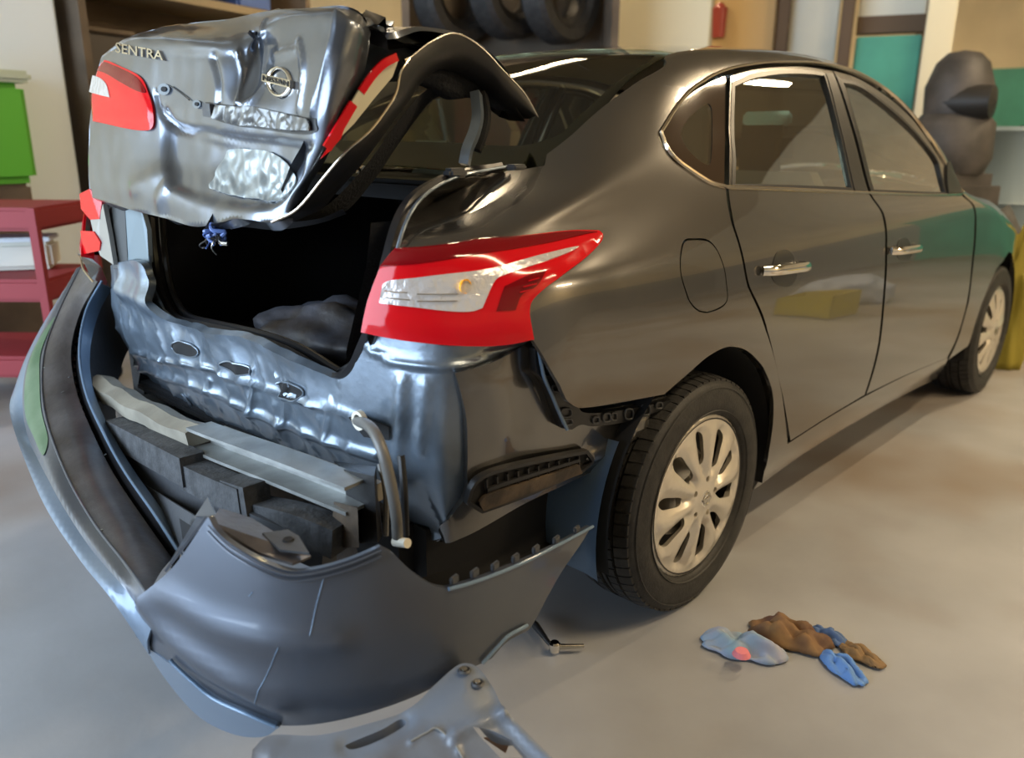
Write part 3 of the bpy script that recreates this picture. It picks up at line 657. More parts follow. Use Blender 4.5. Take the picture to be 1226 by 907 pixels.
# inner rear-view mirror and cabin headliner
B().box((1.86, 0, 1.30), (.03, .24, .065), 0, bev=.014).out('cabin_mirror', mat('mirror_shell', (.30, .36, .22), .1, .9), CAR)
hl_ = dens(np.array([a(.25, 8.9), a(1.5, 8.85), a(1.5, 22-8.85), a(.25, 22-8.9)]), .05)
panel('headliner', BODY, hl_, TRIMB, CAR, off=-.03, step=.08, shrink=0, flange=0)
# parcel shelf and trunk
b = B(); b.box((-.12, 0, 1.075), (.55, 1.15, .03), bev=.01); b.out('parcel_shelf', mat('shelf_black', (.012, .011, .010), .7), CAR)
b = B(); b.box((-.40, 0, 1.085), (.10, 1.22, .05), bev=.012); b.out('deck_crossmember', DULL, CAR)
b = B(); b.box((-.30, 0, .50), (1.1, 1.1, .03), bev=.01); b.out('trunk_floor', FABD, CAR)
for sy in (-1, 1):
    V = []; F = []; n = 10; pr = [(.56, .50), (.50, .60), (.52, .8), (.60, .98), (.62, 1.06)]
    xs_ = np.linspace(-.84, .2, n)
    for i, x in enumerate(xs_):
        for y, z in pr:
            bl = .07*math.exp(-((x+.02)/.3)**2) if z < .9 else 0; V.append((x, sy*(y-bl-(.0 if x < -.7 else .02)), z))
    for i in range(n-1):
        for j in range(4): F.append((i*5+j, i*5+j+1, (i+1)*5+j+1, (i+1)*5+j))
    mk('trunk_liner', V, F, FABD, CAR)
b = B(); b.box((.20, 0, .78), (.04, 1.2, .6), bev=.01); b.out('seat_bulkhead', FABD, CAR)
# ------------------------------------------------------------------ stripped rear structure (inner steel)
RP = [(-.40, .86), (-.60, .84), (-.74, .79), (-.83, .70), (-.875, .55), (-.895, .3), (-.90, 0), (-.895, -.3), (-.885, -.55), (-.865, -.68), (-.835, -.765), (-.80, -.80), (-.72, -.812), (-.55, -.815), (-.35, -.82), (-.15, -.83), (.02, -.835)]
def lean(U, V):
    # side face tucks in towards the bottom, rear face steps back under the sill
    r = np.zeros((len(U), 3)); t = np.clip((.78-V)/.35, 0, 1)
    y = np.interp(U, REAR_S, REAR_Y); side_ = np.clip((np.abs(y)-.72)/.08, 0, 1)
    r[:, 0] = .10*t*t*(1-side_*.6)+.0; r[:, 1] = -np.sign(y)*.05*t*side_
    return r
_pl = crspl(RP, 10); REAR_S = np.r_[0, np.cumsum(np.linalg.norm(np.diff(_pl, axis=0), axis=1))]; REAR_Y = _pl[:, 1]
REAR = Curtain(RP, .30, 1.08, lean=lean)
def Lr(pts, closed=True, n=8): return REAR.loop(pts, closed, n)
beads = [([(120, 400), (160, 432), (215, 455), (270, 478), (330, 505), (400, 530), (450, 545)], .012, .012), ([(150, 425), (240, 440), (330, 470), (400, 490), (430, 500)], .007, .010),
 ([(300, 440), (303, 470), (300, 500)], .008, .010), ([(345, 460), (342, 490), (335, 520)], .008, .009), ([(482, 455), (480, 500), (477, 545)], .016, .010), ([(510, 460), (507, 500), (503, 540)], .014, .006),
 ([(330, 450), (345, 470), (375, 482)], .006, .008), ([(195, 430), (190, 455)], .006, .006), ([(170, 425), (165, 450)], .006, .006), ([(250, 455), (246, 485)], .006, .006), ([(395, 480), (390, 520)], .006, .006),
 ([(440, 415), (470, 430), (520, 437), (560, 435), (600, 420), (636, 405)], .008, .010)]
beadp = [(Lr(p, False, 5), w_, h_) for p, w_, h_ in beads]
def rear_disp(U, V):
    n1 = nzv(U*1.2, V*.7, 5, 3); n2 = nzv(U, V*.6, 9, 7)
    d = .016*n1-.012*np.abs(n2)+.0025*nzv(U, V, 24, 2)
    w2 = U*62+3*nzv(U, V, 4, 9)+6*V; c_ = (np.abs(np.sin(w2*.5))**.55-.7)*-.0055*np.clip((V-.45)/.1, 0, 1)*np.clip((.80-V)/.1, 0, 1)
    y = np.interp(U, REAR_S, REAR_Y); x = (y > -.55)*1.
    d = d*(.25+.75*x)+c_*x
    d += .02*np.exp(-((V-.80)/.03)**2)*x*(y < .5)      # sill roll
    for q, w_, h_ in beadp: d += h_*np.exp(-(seg_dist(U, V, q)/w_)**2)
    return d
rp = Lr([(118, 345, 'c'), (128, 318, 'c'), (165, 312), (178, 335, 'c'), (186, 365), (205, 385), (250, 396), (300, 405), (345, 424), (385, 446), (405, 454), (420, 445), (430, 420), (437, 394, 'c'), (475, 402), (500, 408), (570, 413), (633, 404, 'c'),
  (645, 420), (662, 448), (677, 475), (688, 486), (700, 489), (740, 483), (797, 471, 'c'), (782, 500), (762, 520), (735, 545), (692, 568, 'c'), (600, 612), (526, 645, 'c'), (500, 650), (480, 652, 'c'), (455, 600), (420, 575), (360, 560), (300, 540), (245, 520), (180, 498), (140, 470), (112, 440)])
tw = panel('rear_body_panel', REAR, rp, STEEL, CAR, step=.013, edge=.012, disp=rear_disp, flange=.02, shrink=0, label='bare grey crumpled rear body panel')
# folded light ledge under the right tail light
b = B()
# sill holes and stampings
for pts in ([(208, 412), (216, 408), (232, 416), (236, 424), (226, 428), (212, 420)], [(266, 436), (276, 432), (296, 441), (298, 448), (284, 447)], [(332, 460), (345, 456), (365, 466), (360, 476), (346, 472)]):
    q = Lr(pts); panel('sill_hole', REAR, q, DULL, tw, off=.0015, step=.01, edge=.006, disp=rear_disp, shrink=0, flange=.001)
    P, N = strip(REAR, dens(q, .008), .003, rear_disp); P = np.vstack([P, P[:1]])
    B().tube(P, .0022, 6).out('hole_rim', STEEL, tw)
for rr in (.014, .024):
    u, v = REAR.hit(224, 481); q = np.array([(u+rr*math.cos(t), v+rr*math.sin(t)) for t in np.linspace(0, 2*PI, 25)]); P, N = strip(REAR, q, .003, rear_disp)
    B().tube(P, .0028, 6).out('stamped_ring', STEEL, tw)
# lower brown plate between panel and beam
V = []; F = []
tp = [un(px, py, 'x', xx) for px, py, xx in ((112, 440, -.80), (150, 478, -.86), (245, 512, -.84), (330, 540, -.82), (430, 575, -.80), (470, 600, -.80))]
bt = [un(px, py, 'x', xx) for px, py, xx in ((110, 520, -.83), (160, 560, -.85), (250, 600, -.85), (330, 640, -.85), (420, 680, -.83), (470, 690, -.80))]
for k, (p, q) in enumerate(zip(tp, bt)): V += [p, q]
F = [(2*i, 2*i+1, 2*i+3, 2*i+2) for i in range(5)]
mk('lower_rear_plate', V, F, UNDER, CAR)
# dark cavities behind and below
b = B(); b.box((-.45, 0, .42), (.6, 1.2, .04)); b.out('rear_floor_pan', DULL, CAR, smooth=False)
# side extraction vent
vent = B()
fr = Lr([(551, 592, 'c'), (556, 574), (566, 563), (590, 554), (640, 543), (690, 534, 'c'), (697, 545), (686, 556, 'c'), (630, 580), (566, 603, 'c')])
panel('vent_recess', REAR, fr, DULL, CAR, off=.021, step=.02, shrink=0, flange=.003)
P, N = strip(REAR, dens(fr, .01), .027); P = np.vstack([P, P[:1]]); N = np.vstack([N, N[:1]])
vr = B().sweep(P, [(-.004, -.008), (.004, -.008), (.004, .006), (-.004, .006)], normals=N).out('side_vent', BLACK, CAR, label='black louvred cabin air vent')
for i in range(10):
    t = i/9; x0, y0 = 572+t*110, 572-t*27
    P, N = strip(REAR, Lr([(x0, y0-6), (x0+1, y0+11)], False, 3), .026); B().tube(P, .003, 6).out('vent_rib', BLACK, vr)
fl = Lr([(562, 592, 'c'), (575, 582), (625, 567), (680, 549, 'c'), (684, 559, 'c'), (630, 579), (566, 602, 'c')])
panel('vent_flap', REAR, fl, DUSTY, vr, off=.034, step=.015, shrink=0, flange=.008, label='dusty brown rubber flap')
panel('vent_flap', REAR, Lr([(572, 577, 'c'), (600, 567), (682, 543, 'c'), (683, 546, 'c'), (602, 571), (573, 581, 'c')]), BLACK, vr, off=.030, step=.015, shrink=0, flange=.006)
# bumper bracket of black plastic under the quarter panel edge
bk = Lr([(627, 413, 'c'), (640, 410, 'c'), (650, 425), (664, 450), (678, 476), (690, 488), (740, 484), (795, 473, 'c'), (790, 482, 'c'), (742, 498), (700, 504), (684, 502), (672, 508, 'c'), (660, 506, 'c'), (655, 488), (648, 470), (640, 452), (628, 440, 'c')])
bo = panel('bumper_bracket', REAR, bk, BLACK, CAR, off=.030, step=.015, edge=.012, flange=.03, shrink=0, label='black plastic bumper bracket along the panel edge')
for (cx, cy, w_, h_) in ((700, 496, 3, 3), (713, 493, 3.5, 4), (722, 492, 2.5, 3.5), (740, 489, 4, 5), (760, 484, 4, 5), (776, 479, 3, 3), (640, 437, 4, 5), (652, 458, 4, 3), (664, 487, 5, 4), (665, 498, 5, 3)):
    q = Lr([(cx-w_, cy-h_), (cx+w_, cy-h_), (cx+w_, cy+h_), (cx-w_, cy+h_)]); P, N = strip(REAR, q, .033); P = np.vstack([P, P[:1]])
    B().tube(P, .0022, 6).out('clip', DARKG, bo)
P, N = strip(REAR, Lr([(629, 416), (634, 440), (645, 465), (655, 488), (664, 506)], False, 5), .036)
B().tube(P, .004, 8).out('bracket_rail', LINER, bo)
# small round plug on the side face
for cx, cy, rr in ((614, 508, .012), (655, 517, .006), (572, 483, .002)):
    u, v = REAR.hit(cx, cy); c0 = REAR.P(np.array([u]), np.array([v]))[0]
    B().lathe([(0, -.006), (rr*.6, -.006), (rr, -.002), (rr*1.1, .004)], c0, 'y', 20).out('panel_plug', PAINT, CAR)
# painted skin on the side face below the quarter panel (colour differs from the rear face)
sk = Lr([(542, 444, 'c'), (575, 434), (610, 418), (633, 406, 'c'), (645, 420), (662, 448), (677, 475), (688, 486), (700, 489), (740, 483), (797, 471, 'c'), (782, 500), (762, 520), (735, 545), (692, 568, 'c'), (600, 612), (526, 645, 'c'), (548, 600), (555, 560), (554, 500)])
dent = Lr([(590, 450), (598, 480), (600, 510)], False, 6); dent2 = Lr([(700, 545), (735, 528), (765, 505)], False, 6)
panel('side_skin', REAR, sk, PAINT, CAR, off=.012, step=.02, edge=.015, flange=.014, shrink=0, disp=lambda U, V: .007*np.exp(-(seg_dist(U, V, dent)/.05)**2)+.018*np.exp(-(seg_dist(U, V, dent2)/.022)**2)+.004*nzv(U, V, 6, 2))
# splash liner between corner and wheel
V = []; F = []; n = 12
for i, q in enumerate(np.linspace(math.radians(146), math.radians(195), n)):
    for j, y in enumerate((-.60, -.70, -.80, -.835, -.842)):
        R = .398+(.0 if j < 3 else .006*(j-2)); V.append((R*math.cos(q)*1.02, y, .33+R*math.sin(q)))
for i in range(n-1):
    for j in range(4): F.append((i*5+j, i*5+j+1, (i+1)*5+j+1, (i+1)*5+j))
mk('splash_liner', V, F, LINER, CAR, label='blue-grey splash liner behind the rear wheel')
b = B(); b.tube(crspl([un(562, 640, 'y', -.62), un(590, 640, 'y', -.6), un(620, 632, 'y', -.6), un(634, 630, 'y', -.6)], 5), .016, 10); b.tube(crspl([un(575, 630, 'y', -.62), un(600, 625, 'y', -.6), un(632, 634, 'y', -.6)], 5), .01, 8); b.out('exhaust_hanger', DUSTY, CAR)
# trunk opening seal and gutter
def T3(L): return [un(px, py, 'x', xx) for px, py, xx in L]
seal = T3([(600, 201, -.42), (565, 207, -.50), (535, 215, -.60), (508, 229, -.70), (488, 248, -.78), (474, 275, -.83), (464, 310, -.855), (455, 345, -.865), (446, 385, -.87), (434, 415, -.87), (422, 440, -.87), (405, 452, -.87), (385, 445, -.87), (345, 420, -.87), (300, 403, -.87), (250, 391, -.865), (215, 382, -.86), (200, 366, -.85), (190, 340, -.845), (184, 300, -.83), (181, 262, -.80)])
sp_ = crspl(seal, 6)
B().sweep(sp_, [(-.008, -.006), (.008, -.006), (.010, .006), (0, .014), (-.010, .006)], normals=[(-1, 0, .3)]*len(sp_)).out('trunk_seal', SEAL, CAR)
g2 = crspl([p+np.array([.0, -.022 if i < 11 else 0, -.012 if i > 8 else .004]) for i, p in enumerate(seal[:17])], 6)
B().tube(g2, .0035, 8).out('gutter_edge', STEEL, CAR)
g3 = crspl([p+np.array([.03, .03 if i < 12 else 0, .0]) for i, p in enumerate(seal)], 6)
B().tube(g3, .010, 8).out('inner_seal', SEAL, CAR)
# gutter channel between shoulder panel and opening on the right
V = []; F = []
ga = [(658, 196), (610, 203), (560, 212), (520, 226), (492, 244), (478, 266), (470, 292), (460, 318), (446, 355), (437, 396)]
for i, (px, py) in enumerate(ga):
    u, v = BODY.hit(px, py); p = BODY.P(np.array([u]), np.array([v]))[0]; q = sp_[min(int(i*6*1.05), len(sp_)-1)]
    V += [p+np.array([0, 0, -.002]), (p+q)/2+np.array([.02, .0, -.018]), q+np.array([.012, .012, 0])]
for i in range(len(ga)-1):
    for j in range(2): F.append((3*i+j, 3*i+j+1, 3*i+j+4, 3*i+j+3))
mk('trunk_gutter', V, F, PAINT, CAR)
# left side of the opening: thin silver vertical flange
B().sweep(T3([(172, 256, -.82), (177, 300, -.85), (182, 345, -.87), (196, 375, -.88), (215, 392, -.885)]), [(-.012, -.003), (.012, -.003), (.012, .003), (-.012, .003)], normals=[(-1, 0, 0)]*5).out('opening_flange', STEEL, CAR)
# ------------------------------------------------------------------ bumper beam and foam
bp = crspl(T3([(118, 458, -.97), (160, 484, -.975), (240, 522, -.98), (330, 556, -.98), (428, 594, -.955)]), 8)
L1 = [p for p in bp[:17]]; L2 = [p for p in bp[16:]]
b = B(); b.sweep(L2, [(-.030, -.028), (.030, -.028), (.030, -.021), (-.022, -.021), (-.022, .021), (.030, .021), (.030, .028), (-.030, .028)]); BM = b.out('bumper_beam', BEAM, CAR, label='pale hollow metal bumper beam')
b = B(); q = [p+np.array([0, 0, .004*math.sin(i*1.3)]) for i, p in enumerate(L1)]
b.sweep(q, [(-.036, -.02), (.03, -.022), (.034, .012), (.0, .024), (-.034, .012)]); b.out('beam_left_half', BEIGE, BM, label='crumpled beige left half of the beam')
b = B(); b.sweep([p+np.array([.045, 0, -.008]) for p in L2], [(-.016, -.018), (.016, -.018), (.016, .018), (-.016, .018)]); b.out('beam_flange', BEIGE, BM)
b = B(); b.hexa([tuple(p) for p in [un(452, 650, 'x', -.94), un(418, 650, 'x', -.94), un(418, 640, 'x', -.89), un(458, 640, 'x', -.89), un(448, 570, 'x', -.94), un(412, 562, 'x', -.94), un(400, 552, 'x', -.89), un(450, 558, 'x', -.89)]])
b.out('beam_mount', BLACK, CAR, smooth=False)
FO = empty('foam_absorber', tuple(bp[20])); FO.parent = CAR; setp(FO)
def fseg(pts, xs0, hw, hh, nm='foam_block', m=FOAM, dz=0):
    P = crspl([un(px, py, 'x', xx)+np.array([0, 0, dz]) for px, py, xx in pts], 5)
    o = B().sweep(P, [(-hw, -hh), (hw, -hh), (hw, hh), (-hw, hh)]).out(nm, m, FO); return o
fseg([(142, 515, -1.015), (190, 540, -1.03), (232, 562, -1.035)], 0, .028, .034)
fseg([(228, 566, -1.03), (262, 582, -1.035), (300, 598, -1.035)], 0, .026, .030)
fseg([(282, 594, -1.03), (310, 604, -1.03)], 0, .028, .044)
fseg([(300, 612, -1.02), (360, 626, -1.01), (408, 645, -.985)], 0, .026, .030)
fseg([(150, 545, -1.015), (240, 596, -1.03), (320, 630, -1.03), (395, 662, -.99)], 0, .022, .030, m=DARKG)
for px, py in ((205, 563), (245, 588), (300, 648), (265, 607)):
    fseg([(px-10, py, -1.045), (px+10, py+8, -1.045)], 0, .004, .010, 'foam_pocket', DULL)
b = B(); b.hexa([tuple(un(*p)) for p in [(430, 655, 'x', -.98), (395, 655, 'x', -.98), (395, 650, 'x', -.9), (430, 650, 'x', -.9), (428, 608, 'x', -.98), (400, 600, 'x', -.98), (400, 598, 'x', -.9), (428, 602, 'x', -.9)]]); b.out('foam_block', DUSTY, FO, smooth=False)
# hose hanging out of the panel
hp = crspl([un(428, 503, 'x', -.905), un(445, 513, 'x', -.94), un(458, 540, 'x', -.955), un(468, 580, 'x', -.95), un(474, 615, 'x', -.94), un(476, 642, 'x', -.93)], 7)
HO = B().tube(hp, .0105, 14).out('drain_hose', HOSE, CAR, label='grey flexible hose hanging from the panel')
B().tube([un(473, 648, 'x', -.93), un(488, 650, 'x', -.93)], .009, 12).out('hose_fitting', WHITEP, HO)
B().lathe([(.012, -.004), (.019, -.004), (.019, .006), (.012, .006)], un(430, 503, 'x', -.91), 'x', 18, True).out('hose_collar', WHITEP, HO)
panel('hose_hole', REAR, Lr([(422, 497, 'c'), (436, 494, 'c'), (470, 508, 'c'), (470, 524, 'c'), (440, 520, 'c')]), DULL, tw, off=.010, step=.02, shrink=0, flange=.002)
B().tube(crspl([un(455, 555, 'x', -.90), un(462, 590, 'x', -.905), un(462, 640, 'x', -.90)], 4), .006, 8).out('cable', HOSE, CAR)
B().tube(crspl([un(480, 545, 'x', -.91), un(484, 590, 'x', -.915), un(486, 640, 'x', -.90)], 4), .007, 8).out('cable', BLACK, CAR)
# ------------------------------------------------------------------ crushed trunk lid
def pt(px, py, x): return un(px, py, 'x', x)
def base(z): return -.86-(1.40-z)*.28
def lidp(px, py, dx=0):
    d = ray(px, py); t = 0; x = -.9
    for _ in range(12):
        q = un(px, py, 'x', x); x = .5*x+.5*(base(q[2])+dx+.02)
    return un(px, py, 'x', x)
rows = [
 [(122, 67, .03), (150, 46, .03), (190, 34, .07), (235, 27, .11), (272, 23, .10), (296, 18, .085), (314, 14, .06), (340, 11, .03), (375, 9, .01), (406, 8, -.005), (430, 16, .02), (444, 36, .07)],
 [(120, 71, .02), (150, 50, .0), (190, 45, -.006), (235, 47, -.01), (272, 47, -.004), (296, 44, .012), (314, 34, .020), (340, 20, .01), (375, 16, -.015), (406, 15, -.028), (430, 26, .0), (444, 48, .05)],
 [(116, 90, .02), (148, 76, 0), (190, 70, -.01), (235, 70, -.012), (270, 70, -.014), (294, 70, .006), (314, 52, .028), (337, 46, .008), (372, 42, -.016), (404, 42, -.03), (426, 52, .0), (440, 70, .05)],
 [(111, 118, .02), (147, 112, 0), (190, 104, .0), (235, 102, -.005), (268, 102, -.014), (290, 104, .004), (310, 92, .020), (335, 86, .006), (368, 80, -.014), (396, 80, -.03), (416, 90, .0), (432, 98, .05)],
 [(108, 140, .02), (147, 134, .005), (192, 130, .005), (235, 128, .0), (266, 128, -.008), (288, 128, -.006), (308, 126, .002), (332, 127, .0), (358, 130, .0), (384, 134, -.016), (402, 134, .004), (418, 128, .05)],
 [(106, 160, .02), (147, 158, .005), (192, 156, .01), (235, 156, .01), (264, 157, .01), (287, 158, .012), (307, 158, .012), (330, 159, .01), (354, 162, .005), (376, 165, .0), (392, 165, .012), (406, 160, .05)],
 [(106, 190, .025), (147, 190, .01), (192, 190, .01), (232, 192, .012), (260, 194, .014), (283, 196, .015), (303, 197, .015), (325, 199, .012), (347, 201, .01), (364, 200, .012), (378, 196, .022), (391, 190, .05)],
 [(106, 215, .03), (148, 222, .01), (192, 228, .0), (232, 232, .0), (258, 232, .0), (280, 234, .0), (300, 234, .0), (319, 234, .005), (336, 234, .01), (350, 230, .018), (362, 224, .030), (374, 216, .05)],
 [(108, 236, .04), (150, 249, .025), (192, 260, .02), (232, 271, .02), (258, 268, .01), (278, 262, .005), (298, 263, .005), (318, 266, .01), (330, 265, .015), (342, 258, .022), (353, 247, .034), (364, 236, .05)]]
LN = Net([[lidp(*p) for p in r] for r in rows], (-1, 0, 0), sub=8)
def Ll(pts, closed=True, n=8): return LN.loop(pts, closed, n)
rec = Ll([(196, 132, 'c'), (210, 150), (250, 166), (300, 172), (350, 177), (362, 192), (348, 228), (300, 246), (262, 244), (225, 234), (203, 222, 'c'), (196, 180)])
lr_ = [([(186, 112), (190, 130), (205, 152), (245, 158), (300, 168), (370, 176)], .010, -.008), ([(306, 50), (311, 78), (306, 104), (288, 124)], .011, -.005), ([(284, 62), (291, 90), (286, 122)], .010, .006), ([(286, 124), (306, 116), (318, 100)], .008, .005), ([(318, 22), (313, 40), (318, 60), (314, 84)], .009, .004),
       ([(405, 14), (392, 80), (378, 133)], .009, .011), ([(358, 50), (364, 90), (360, 128)], .008, .006), ([(330, 66), (352, 60)], .01, .005), ([(255, 70), (262, 100), (262, 120)], .012, -.008), ([(160, 225), (200, 205), (190, 240)], .02, .006)]
lrp = [(Ll(p, False, 6), w_, h_) for p, w_, h_ in lr_]
def lid_disp(U, V):
    d = .004*nzv(U, V, 5, 1)+.0018*nzv(U, V, 16, 5)
    ins = inside(U, V, rec); sd = seg_dist(U, V, rec, True); s_ = np.where(ins, sd, -sd); d -= .020/(1+np.exp(-s_/.006))
    for q, w_, h_ in lrp: d += h_*np.exp(-(seg_dist(U, V, q)/w_)**2)
    return d
E_ = 1e-4
lo = np.array([(LN.u0+E_, LN.v0+E_), (LN.u0+E_, LN.v1-E_), (LN.u1-E_, LN.v1-E_), (LN.u1-E_, LN.v0+E_)])
LID = panel('trunk_lid', LN, dens(lo, .05), LIDM, CAR, step=.009, disp=lid_disp, shrink=0, flange=.02, label='crushed and raised trunk lid with torn number plate garnish')
# deck sheet running forward to the hinges, and its black lining
def lerp(a, b, t): return np.array(a)*(1-t)+np.array(b)*t
top_r = [lidp(*p) for p in rows[0]]
hinge = [np.array([-.36, y, z]) for y, z in zip(np.linspace(.56, -.56, 12), [1.30, 1.34, 1.36, 1.37, 1.375, 1.375, 1.375, 1.37, 1.37, 1.365, 1.34, 1.30])]
hinge[-1] = un(632, 134, 'y', -.56); hinge[-2] = un(620, 118, 'y', -.50)
deck = []
for t, lift in ((0, 0), (.12, .012), (.3, .03), (.55, .04), (.78, .03), (1, 0)):
    r = []
    for i in range(12):
        p = lerp(top_r[i], hinge[i], t); k = (1 if i < 6 else .25) if i > 1 else .4
        p[2] += lift*k+(.02*math.sin(i*1.7)*t*(1-t)); r.append(p)
    deck.append(r)
re = [(446, 45, -.60), (468, 38, -.585), (505, 30, -.56), (560, 44, -.55), (600, 78, -.55), (638, 134, -.555)]
for k, (px, py, y) in enumerate(re):
    if k: deck[k][-1] = un(px, py, 'y', y)
    if k: deck[k][-2] = lerp(deck[k][-2], deck[k][-1]+np.array([0, .09, .01]), .8)
DN = Net(deck, (0, 0, 1), sub=6)
lo = np.array([(DN.u0+E_, DN.v0+E_), (DN.u0+E_, DN.v1-E_), (DN.u1-E_, DN.v1-E_), (DN.u1-E_, DN.v0+E_)])
dd = lambda U, V: .008*nzv(U, V, 4, 8)
panel('lid_deck', DN, dens(lo, .05), LIDM, LID, step=.03, shrink=0, flange=.012, disp=dd)
panel('lid_lining', DN, dens(lo, .05), BLACK, LID, step=.05, shrink=0, flange=0, off=-.03, disp=dd)
panel('lid_lining', LN, np.array([(LN.u0+.03, LN.v0+.04), (LN.u0+.03, LN.v1-.04), (LN.u1-.01, LN.v1-.04), (LN.u1-.01, LN.v0+.04)]), BLACK, LID, step=.04, shrink=0, flange=0, off=-.045)
# inner frame: black skirt following the right edge of the lid
def skirt(outer, inner, name, m, bul=.02):
    a_ = crspl(outer, 6); b_ = crspl(inner, 6); V = []; F = []
    for p, q in zip(a_, b_):
        mid = (p+q)/2+np.array([-.3, -.7, .2])*bul; V += [p, p*.6+q*.4+np.array([-.3, -.7, .2])*bul, p*.3+q*.7+np.array([-.3, -.7, .2])*bul, q, q+np.array([.02, .05, 0])]
    for i in range(len(a_)-1):
        for j in range(4): F.append((5*i+j, 5*i+j+1, 5*i+j+6, 5*i+j+5))
    return mk(name, V, F, m, LID)
def ys(L): return [un(px, py, 'y', y) for px, py, y in L]
so = ys([(325, 266, -.45), (356, 250, -.49), (388, 212, -.53), (414, 182, -.56), (440, 160, -.575), (458, 138, -.58), (474, 112, -.585), (480, 86, -.585), (490, 70, -.58), (516, 50, -.565), (545, 40, -.56), (575, 56, -.56), (602, 84, -.56), (628, 112, -.56), (644, 140, -.56)])
si = ys([(350, 266, -.40), (385, 250, -.44), (405, 228, -.48), (432, 198, -.52), (452, 172, -.53), (470, 146, -.54), (490, 120, -.54), (504, 100, -.54), (525, 84, -.53), (545, 84, -.52), (562, 92, -.52), (582, 108, -.52), (600, 124, -.53), (618, 136, -.54), (634, 142, -.55)])
skirt(so, si, 'lid_inner_frame', BLACK)
B().tube(crspl(so[:9]+[un(484, 72, 'y', -.58)], 5), .0028, 8).out('lid_edge', MOLD, LID, label='bright folded lid edge')
B().tube(crspl(so[8:], 5), .0022, 8).out('lid_edge', TOOLM, LID)
ar = ys([(325, 266, -.42), (385, 250, -.40), (432, 205, -.42), (460, 168, -.45), (490, 128, -.48), (510, 108, -.48), (535, 92, -.48)])
ar2 = ys([(360, 268, -.36), (410, 256, -.34), (448, 215, -.38), (472, 180, -.40), (500, 140, -.43), (520, 118, -.44), (548, 112, -.46)])
skirt(ar, ar2, 'lid_inner_frame', FABD, .0)
# padded lining that hangs over the hinge
q0 = ys([(502, 98, -.50), (520, 104, -.50), (545, 118, -.50), (572, 116, -.50), (600, 128, -.52), (626, 138, -.54)]); q1 = ys([(505, 70, -.45), (525, 66, -.45), (552, 70, -.45), (580, 80, -.45), (602, 100, -.48), (628, 124, -.52)])
skirt(q1, q0, 'lid_lining', FABD, .03)
# black block between lid underside and opening (crushed inner frame bottom)
skirt(ys([(246, 270, -.2), (290, 262, -.3), (330, 266, -.38), (380, 262, -.42), (410, 250, -.42)]), ys([(246, 276, -.15), (290, 272, -.22), (330, 275, -.3), (380, 268, -.36), (415, 256, -.38)]), 'lid_lower_flange', DARKG, .0)
# hinge arms
def strap(L, name, m, r=.010, par=None):
    P = crspl(ys(L), 6); return B().sweep(P, [(-r, -.012), (r, -.012), (r, .012), (-r, .012)], normals=[(-.8, -.5, 0)]*len(P)).out(name, m, par or LID)
strap([(556, 197, -.57), (560, 178, -.57), (568, 158, -.56), (572, 138, -.55), (570, 112, -.53)], 'hinge_arm', STEEL)
strap([(571, 180, -.55), (578, 160, -.55), (582, 138, -.54), (578, 112, -.52)], 'hinge_arm', BLACK, .008)
B().box(tuple(un(545, 207, 'y', -.57)), (.05, .03, .02), bev=.006).out('hinge_bracket', DARKG, LID)
B().box(tuple(un(618, 200, 'y', -.62)), (.04, .03, .012), bev=.004).out('hinge_bracket', DARKG, LID)
# left lamp on the lid
ll = Ll([(127, 72, 'c'), (150, 81), (171, 93), (180, 112), (186, 138), (184, 154), (170, 157), (140, 152), (113, 146, 'c'), (112, 115), (120, 82)])
lb = lambda U, V, q=ll: .008*(1-np.exp(-seg_dist(U, V, q, True)/.015))
lt = panel('lid_lamp', LN, ll, RED, LID, off=.004, step=.012, disp=lambda U, V: lb(U, V), flange=.03, shrink=.001, label='red tail lamp half on the left of the lid')
panel('clear_lens', LN, Ll([(117, 92, 'c'), (127, 96), (134, 104), (138, 118, 'c'), (113, 112, 'c')]), CLEAR, lt, off=.0135, step=.01, flange=.002, shrink=0)
panel('dark_lens', LN, Ll([(128, 75, 'c'), (150, 84), (170, 96), (177, 112), (150, 100), (122, 86, 'c')]), RED2, lt, off=.0055, step=.01, flange=.002, shrink=0, disp=lb)
# right lamp on the lid: broken open, only rim left over a cream backing
def plate(pts, y, name, m, par, th=.006, **k):
    P = [un(px, py, 'y', yy) for px, py, yy in [(p[0], p[1], y(p) if callable(y) else y) for p in pts]]; n = len(P)
    V = [tuple(p) for p in P]+[tuple(p+np.array([th*.5, th, 0])) for p in P]; F = [tuple(range(n)), tuple(range(n, 2*n))[::-1]]+[(i, n+i, n+(i+1) % n, (i+1) % n) for i in range(n)]
    return mk(name, V, F, m, par, smooth=False, **k)
yf = lambda p: -.60+.03*(p[1]-70)/100
br = plate([(406, 166), (424, 128), (446, 93), (474, 69), (477, 72), (470, 92), (448, 118), (424, 148)], yf, 'lid_lamp', CREAM, LID, label='broken right lid lamp with cream backing')
ro = [un(px, py, 'y', yf((px, py))-.004) for px, py in ((392, 178), (404, 158), (418, 134), (432, 110), (446, 90), (460, 76), (475, 68))]
sec = [(-.009, -.003), (.009, -.003), (.009, .003), (-.009, .003)]
P_ = crspl(ro[:4], 5); B().sweep(P_[:13], [(-.010, -.003), (.007, -.003), (.007, .003), (-.010, .003)], normals=[(0, -1, 0)]*13).out('lens_rim', RED, br)
P_ = crspl(ro[3:], 5); B().sweep(P_, [(-.007, -.003), (.007, -.003), (.007, .003), (-.007, .003)], normals=[(0, -1, 0)]*len(P_)).out('lens_rim', RED, br)
B().sweep(crspl(ro[2:4], 5), [(-.006, -.002), (.006, -.002), (.006, .002), (-.006, .002)], normals=[(0, -1, 0)]*6).out('lens_rim', CREAM, br)
